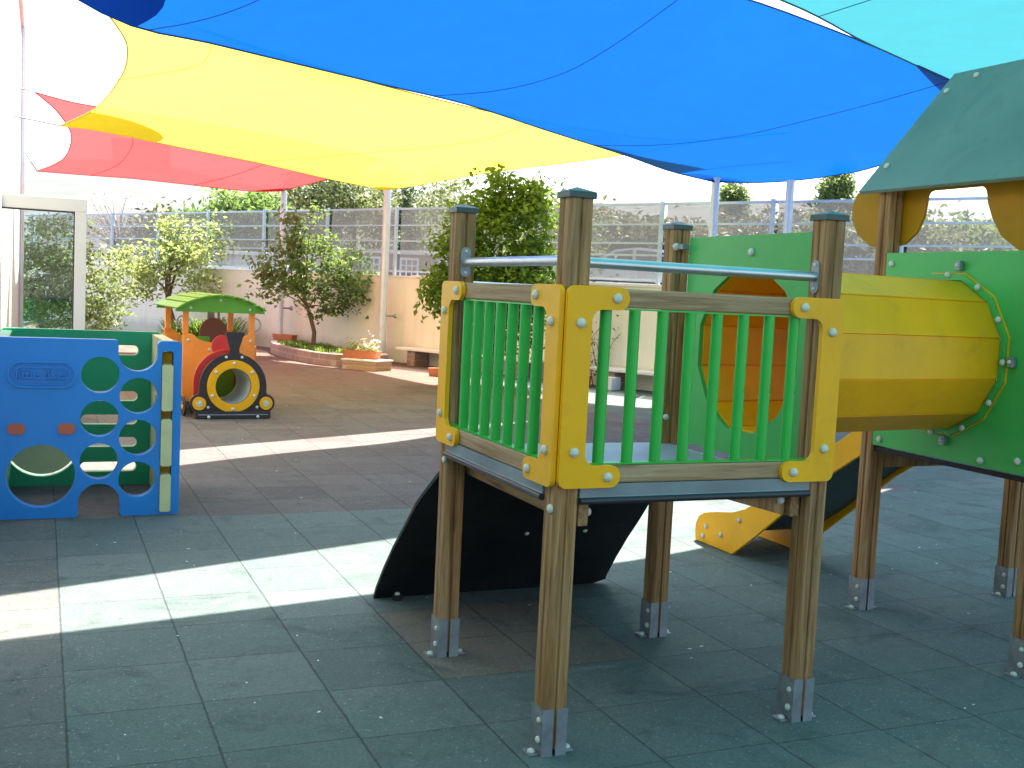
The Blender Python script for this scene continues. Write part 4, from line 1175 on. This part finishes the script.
# ------------------------------------------------------------------ beyond the fence
def at(d, y, z=1.3): return (d * y, y, z)
tree('oleander', at(.475, 27), 'tall oleander with pink flowers beyond the fence behind the tallest post', 'bush',
     [(-.4, 0, 2.2, .8, .7, .9), (.5, 0, 2.3, .9, .7, .8), (.1, 0, 1.3, 1.2, .8, .8), (1.1, 0, 1.9, .5, .5, .6)],
     ([(0, 0, 0), (0, 0, .8), (.1, 0, 1.8)], [.05, .04, .02]), 110, 26, .16, 'leaf_far', spread=.22, limbs=6,
     extra=lambda r_: mesh_np('flowers', *leaf_cloud(np.stack([RNG.normal(0, .55, 70), RNG.normal(0, .4, 70), RNG.normal(2.75, .28, 70)], 1), .12, aspect=.8), 'pinkflower', r_))
tree('cypress_tree', at(.318, 46), 'dark narrow cypress beyond the fence, left of the laurel top', 'tree',
     [(0, 0, 2.4, .42, .42, 2.3), (0, 0, 1.2, .5, .5, 1.2)], ([(0, 0, 0), (0, 0, 2)], [.12, .06]), 120, 40, .16, 'cypress', spread=.16, limbs=2, group='trees beyond the fence')
for (d, y, z, sx, sz, lab) in ((.680, 40, 1.3, .60, 2.9, 'round topped green tree beyond the fence between the two right poles'),
                               (.818, 36, 1.3, .80, 3.15, 'broad clipped column tree beyond the fence beside the tower roof')):
    tree('column_tree', at(d, y, z), lab, 'tree', [(0, 0, sz * .75, sx, sx, sz * .95), (0, 0, sz * 1.35, sx * .95, sx * .9, sz * .52), (0, 0, sz * 1.65, sx * .85, sx * .8, sz * .25), (0, 0, .8, sx * 1.1, sx, .8)],
         ([(0, 0, 0), (0, 0, sz)], [.12, .06]), 420, 44, .16, 'leaf_bush', spread=.17, limbs=2, group='trees beyond the fence')
far_trees = [(.155, 44, 1.5, 2.6, 'dark round tree beyond the fence above the red sail edge', 'leaf_mid'),
             (.265, 48, 1.6, 3.9, 'large pale olive tree beyond the fence above the mid tree', 'leaf_far'),
             (.33, 52, 1.6, 3.9, 'large pale olive tree beyond the fence behind the second pole', 'leaf_far'),
             (.395, 42, 1.3, 2.5, 'grey green tree beyond the fence left of the laurel', 'leaf_far'),
             (.215, 50, 1.5, 3.0, 'olive tree beyond the fence between the dark tree and the mid tree', 'leaf_far'),
             (.11, 46, 1.3, 2.0, 'yellowish shrubby tree beyond the fence over the citrus tree', 'leaf_dry'),
             (.53, 30, 1.3, 2.0, 'dry scrubby tree beyond the fence above the parked car', 'leaf_dry'),
             (.615, 29, 1.3, 2.0, 'dry scrubby tree beyond the fence left of the third pole', 'leaf_dry'),
             (.745, 27, 1.3, 2.0, 'dusty olive tree beyond the fence behind the fourth pole', 'leaf_dry'),
             (.675, 31, 1.3, 2.1, 'dusty shrubby tree beyond the fence between the third and fourth pole', 'leaf_dry'),
             (.475, 36, 1.3, 2.4, 'dusty shrubby tree beyond the fence behind the oleander', 'leaf_far'),
             (.84, 25, 1.3, 1.9, 'dusty olive tree beyond the fence below the clipped column tree', 'leaf_far'),
             (.93, 24, 1.3, 1.9, 'green shrubby tree beyond the fence left of the tower post', 'leaf_far'),
             (1.0, 25, 1.3, 2.1, 'mottled shrubby tree beyond the fence under the tower roof', 'leaf_bush'),
             (1.10, 25, 1.3, 2.2, 'shrubby tree beyond the fence behind the right scalloped lobe', 'leaf_far')]
for d, y, z, h_, lab, lm in far_trees:
    h_ *= 1.45; w_ = h_ * random.uniform(.48, .6)
    bl = [(0, 0, h_ * .55, w_, w_ * .8, h_ * .42)]
    for k in range(6):
        a = random.uniform(0, 2 * PI); bl.append((math.cos(a) * w_ * .6, math.sin(a) * w_ * .5, h_ * random.uniform(.45, .8), w_ * .5, w_ * .45, h_ * .24))
    tree('street_tree', at(d, y, z), lab, 'tree', bl, ([(0, 0, 0), (.05, 0, h_ * .3), (0, 0, h_ * .6)], [.14, .11, .05]), 170, 40, .24, lm, spread=.32, limbs=6, group='trees beyond the fence')
tree('bare_tree', at(.058, 52, 1.4), 'pale almost leafless tree beyond the fence above the glass screen', 'tree',
     [(0, 0, 2.6, 1.9, 1.4, 1.1), (-1.0, 0, 2.1, 1.1, 1.0, .8), (1.1, 0, 2.3, 1.1, 1.0, .8)],
     ([(0, 0, 0), (.1, 0, .9), (.2, 0, 1.7)], [.14, .11, .06]), 150, 12, .12, 'blossom', 'barkgrey', spread=.30, limbs=60, group='trees beyond the fence')

# low pink brown building across the street with pale lattice vents
lb = empty('low_building', at(.34, 33, 1.28)); tag(lb, 'low pink brown building with white lattice vents beyond the fence', 'building')
lb.rotation_euler = (0, 0, math.atan2(-.72, 1) + .05)
MB().box(-3.0, 4.2, 0, 3.5, 0, 1.34).build('wall_panel', 'pinkwall', lb, .01)
MB().box(-3.15, 4.35, -.12, 3.6, 1.342, 1.44).build('roof_slab', 'coping', lb, .01)
for x in (-2.2, -.95, .3, 1.55):
    fr = MB().extrude([(x, .58), (x + .62, .58), (x + .62, 1.24), (x, 1.24)], -.03, -.002, XZ(0), [rrect(x + .06 + .18 * i, .635 + .19 * j, x + .20 + .18 * i, .785 + .19 * j, .01, 2) for i in range(3) for j in range(3)]).build('lattice_vent', 'white', lb)
sh_d = empty('street_shed', at(.150, 37, 1.3)); tag(sh_d, 'low grey shed with pale flat roof beyond the fence right of the citrus tree', 'shed')
sh_d.rotation_euler = (0, 0, -.35)
MB().box(-1.3, 3.2, 0, 2.4, 0, 1.08).build('wall_panel', 'pole', sh_d, .01)
MB().box(-1.45, 3.4, -.25, 2.5, 1.082, 1.20).build('roof_slab', 'white', sh_d, .01)
MB().box(.95, 1.45, -.03, -.002, .42, .84).build('notice_board', 'white', sh_d)
# the silver car
car = empty('parked_car', at(.553, 26.8, 1.46), math.radians(-31)); tag(car, 'silver hatchback parked in the street beyond the fence', 'car')
side = [(-1.95, .28), (-2.02, .55), (-1.95, .78), (-1.55, .90), (-.95, .98), (-.25, 1.42), (.35, 1.50), (1.25, 1.45), (1.75, 1.08), (1.95, .95), (2.0, .55), (1.93, .28)]
sd = fillet(side, [.08, .1, .12, .2, .15, .25, .5, .3, .15, .1, .1, .08], 5)
def arch(poly_, cs, r):
    out_ = list(poly_)
    bot = []
    for c in sorted(cs, reverse=True):
        bot += circle(c, .30, r, 14, 0, PI, False)
    return out_ + [(p[0], max(.26, p[1])) for p in bot]
bd_ = MB().extrude(arch(sd, (-1.28, 1.25), .37), -.82, .82, XZ(0)).build('body', 'carpaint', car, .05, 3)
MB().extrude(fillet([(-.80, .99), (-.23, 1.36), (.22, 1.43), (.22, .99)], [.03, .05, .03, .03]), -.826, -.8205, XZ(0)).build('window', 'darkglass', car)
MB().extrude(fillet([(.30, .99), (.30, 1.43), (1.15, 1.38), (1.50, 1.06), (1.40, .99)], [.03, .03, .1, .05, .03]), -.826, -.8205, XZ(0)).build('window', 'darkglass', car)
MB().box(-1.0, 1.1, -.832, -.8205, .55, .585).build('rubbing_strip', 'tyre', car)
MB().box(-.1, .05, -.83, -.8205, .86, .885).build('door_handle', 'rim', car)
MB().extrude(fillet([(-.92, .97), (-.84, 1.09), (-.68, 1.09), (-.68, .97)], [.02] * 4), -.93, -.83, XZ(0)).build('wing_mirror', 'carpaint', car, .02)
for x in (-1.28, 1.25):
    wl = MB().tube([(x, -.81, .31), (x, -.62, .31)], .31, 26).build('wheel', 'tyre', car, .02, smooth=False)
    MB().tube([(x, -.822, .31), (x, -.8105, .31)], .2, 20).build('rim', 'rim', wl)
# houses on the far slope
def house(d, y, w_, dp, h_, label, roof):
    z = hill_z(d * y, y) - .5
    hs = empty('hill_house', (d * y, y, z), -d * .9); tag(hs, label, 'house')
    MB().box(-w_ / 2, w_ / 2, 0, dp, -2, h_).build('wall_panel', 'hillwhite', hs)
    if roof == 'tile':
        MB().add([(-w_ / 2 - .4, -.4, h_ + .01), (w_ / 2 + .4, -.4, h_ + .01), (w_ / 2 + .4, dp + .4, h_ + .01), (-w_ / 2 - .4, dp + .4, h_ + .01), (-w_ / 4, dp / 2, h_ + 1.6), (w_ / 4, dp / 2, h_ + 1.6)], [(0, 1, 5, 4), (1, 2, 5), (2, 3, 4, 5), (3, 0, 4), (0, 3, 2, 1)]).build('roof', 'rooftile', hs)
    else:
        MB().box(-w_ / 2 - .2, w_ / 2 + .2, -.2, dp + .2, h_ + .01, h_ + .35).build('roof', 'hillwhite', hs)
    nwin = max(2, int(w_ / 3))
    for k in range(nwin):
        x = -w_ / 2 + w_ * (k + .5) / nwin
        MB().box(x - .5, x + .5, -.06, -.005, h_ - 2.3, h_ - .9).build('window', 'pole', hs)
    return hs
sgn_h = house(.077, 190, 9, 7, 5.0, 'white flat roofed house on the far hill with a blue sign', 'flat')
MB().box(-4.2, 3.0, -.12, -.02, 3.9, 4.9).build('sign_board', 'signblue', sgn_h)

# petals and bits of litter on the floor
n = 170
px_ = RNG.uniform(.2, 7.5, n); py_ = 3.2 + RNG.random(n) ** 1.3 * 14
V, F = leaf_cloud(np.stack([px_, py_, np.full(n, .006)], 1), .022, up=3)
V[:, 2] = .004 + np.abs(V[:, 2] - .006) * .35
lt = mesh_np('leaf_litter', V, F, 'flower'); lt['kind'] = 'stuff'

# ------------------------------------------------------------------ light, sky, camera
SUN = Vector((.33, .40, 1)).normalized()
sl_ = bpy.data.lights.new('sun', 'SUN'); sl_.energy = 4.6; sl_.angle = math.radians(.53); sl_.color = (1, .935, .86)
so = bpy.data.objects.new('sun', sl_); COL.objects.link(so)
so.rotation_euler = SUN.to_track_quat('Z', 'Y').to_euler(); so.location = SUN * 50
W = bpy.data.worlds.new('World'); S.world = W; W.use_nodes = True
nt = W.node_tree; nt.nodes.clear()
sk = nt.nodes.new('ShaderNodeTexSky'); sk.sky_type = 'NISHITA'; sk.sun_disc = False
sk.sun_elevation = math.asin(SUN.z); sk.sun_rotation = math.atan2(SUN.x, SUN.y)
sk.dust_density = 2.5; sk.air_density = 1.0; sk.ozone_density = 1.0
bg = nt.nodes.new('ShaderNodeBackground'); bg.inputs['Strength'].default_value = .105
wo = nt.nodes.new('ShaderNodeOutputWorld')
nt.links.new(sk.outputs[0], bg.inputs[0]); nt.links.new(bg.outputs[0], wo.inputs[0])

cam = bpy.data.cameras.new('camera'); cam.sensor_width = 36; cam.lens = 1095.14 / 1024 * 36; cam.clip_start = .05; cam.clip_end = 6000
co = bpy.data.objects.new('camera', cam); COL.objects.link(co)
r = Vector((.91838992, -.39266367, .04873597)); u = Vector((-.01179449, .09594919, .99531635)); f = Vector((.39550075, .91466332, -.0834875))
co.matrix_world = Matrix(((r.x, u.x, -f.x, 0), (r.y, u.y, -f.y, 0), (r.z, u.z, -f.z, 1.6), (0, 0, 0, 1)))
S.camera = co
S.view_settings.view_transform = 'Standard'; S.view_settings.look = 'None'; S.view_settings.exposure = 2.36; S.view_settings.gamma = 1
S.cycles.max_bounces = 10; S.cycles.diffuse_bounces = 6; S.cycles.transmission_bounces = 8; S.cycles.transparent_max_bounces = 16
S.cycles.use_denoising = True
S.cycles.sample_clamp_indirect = 8
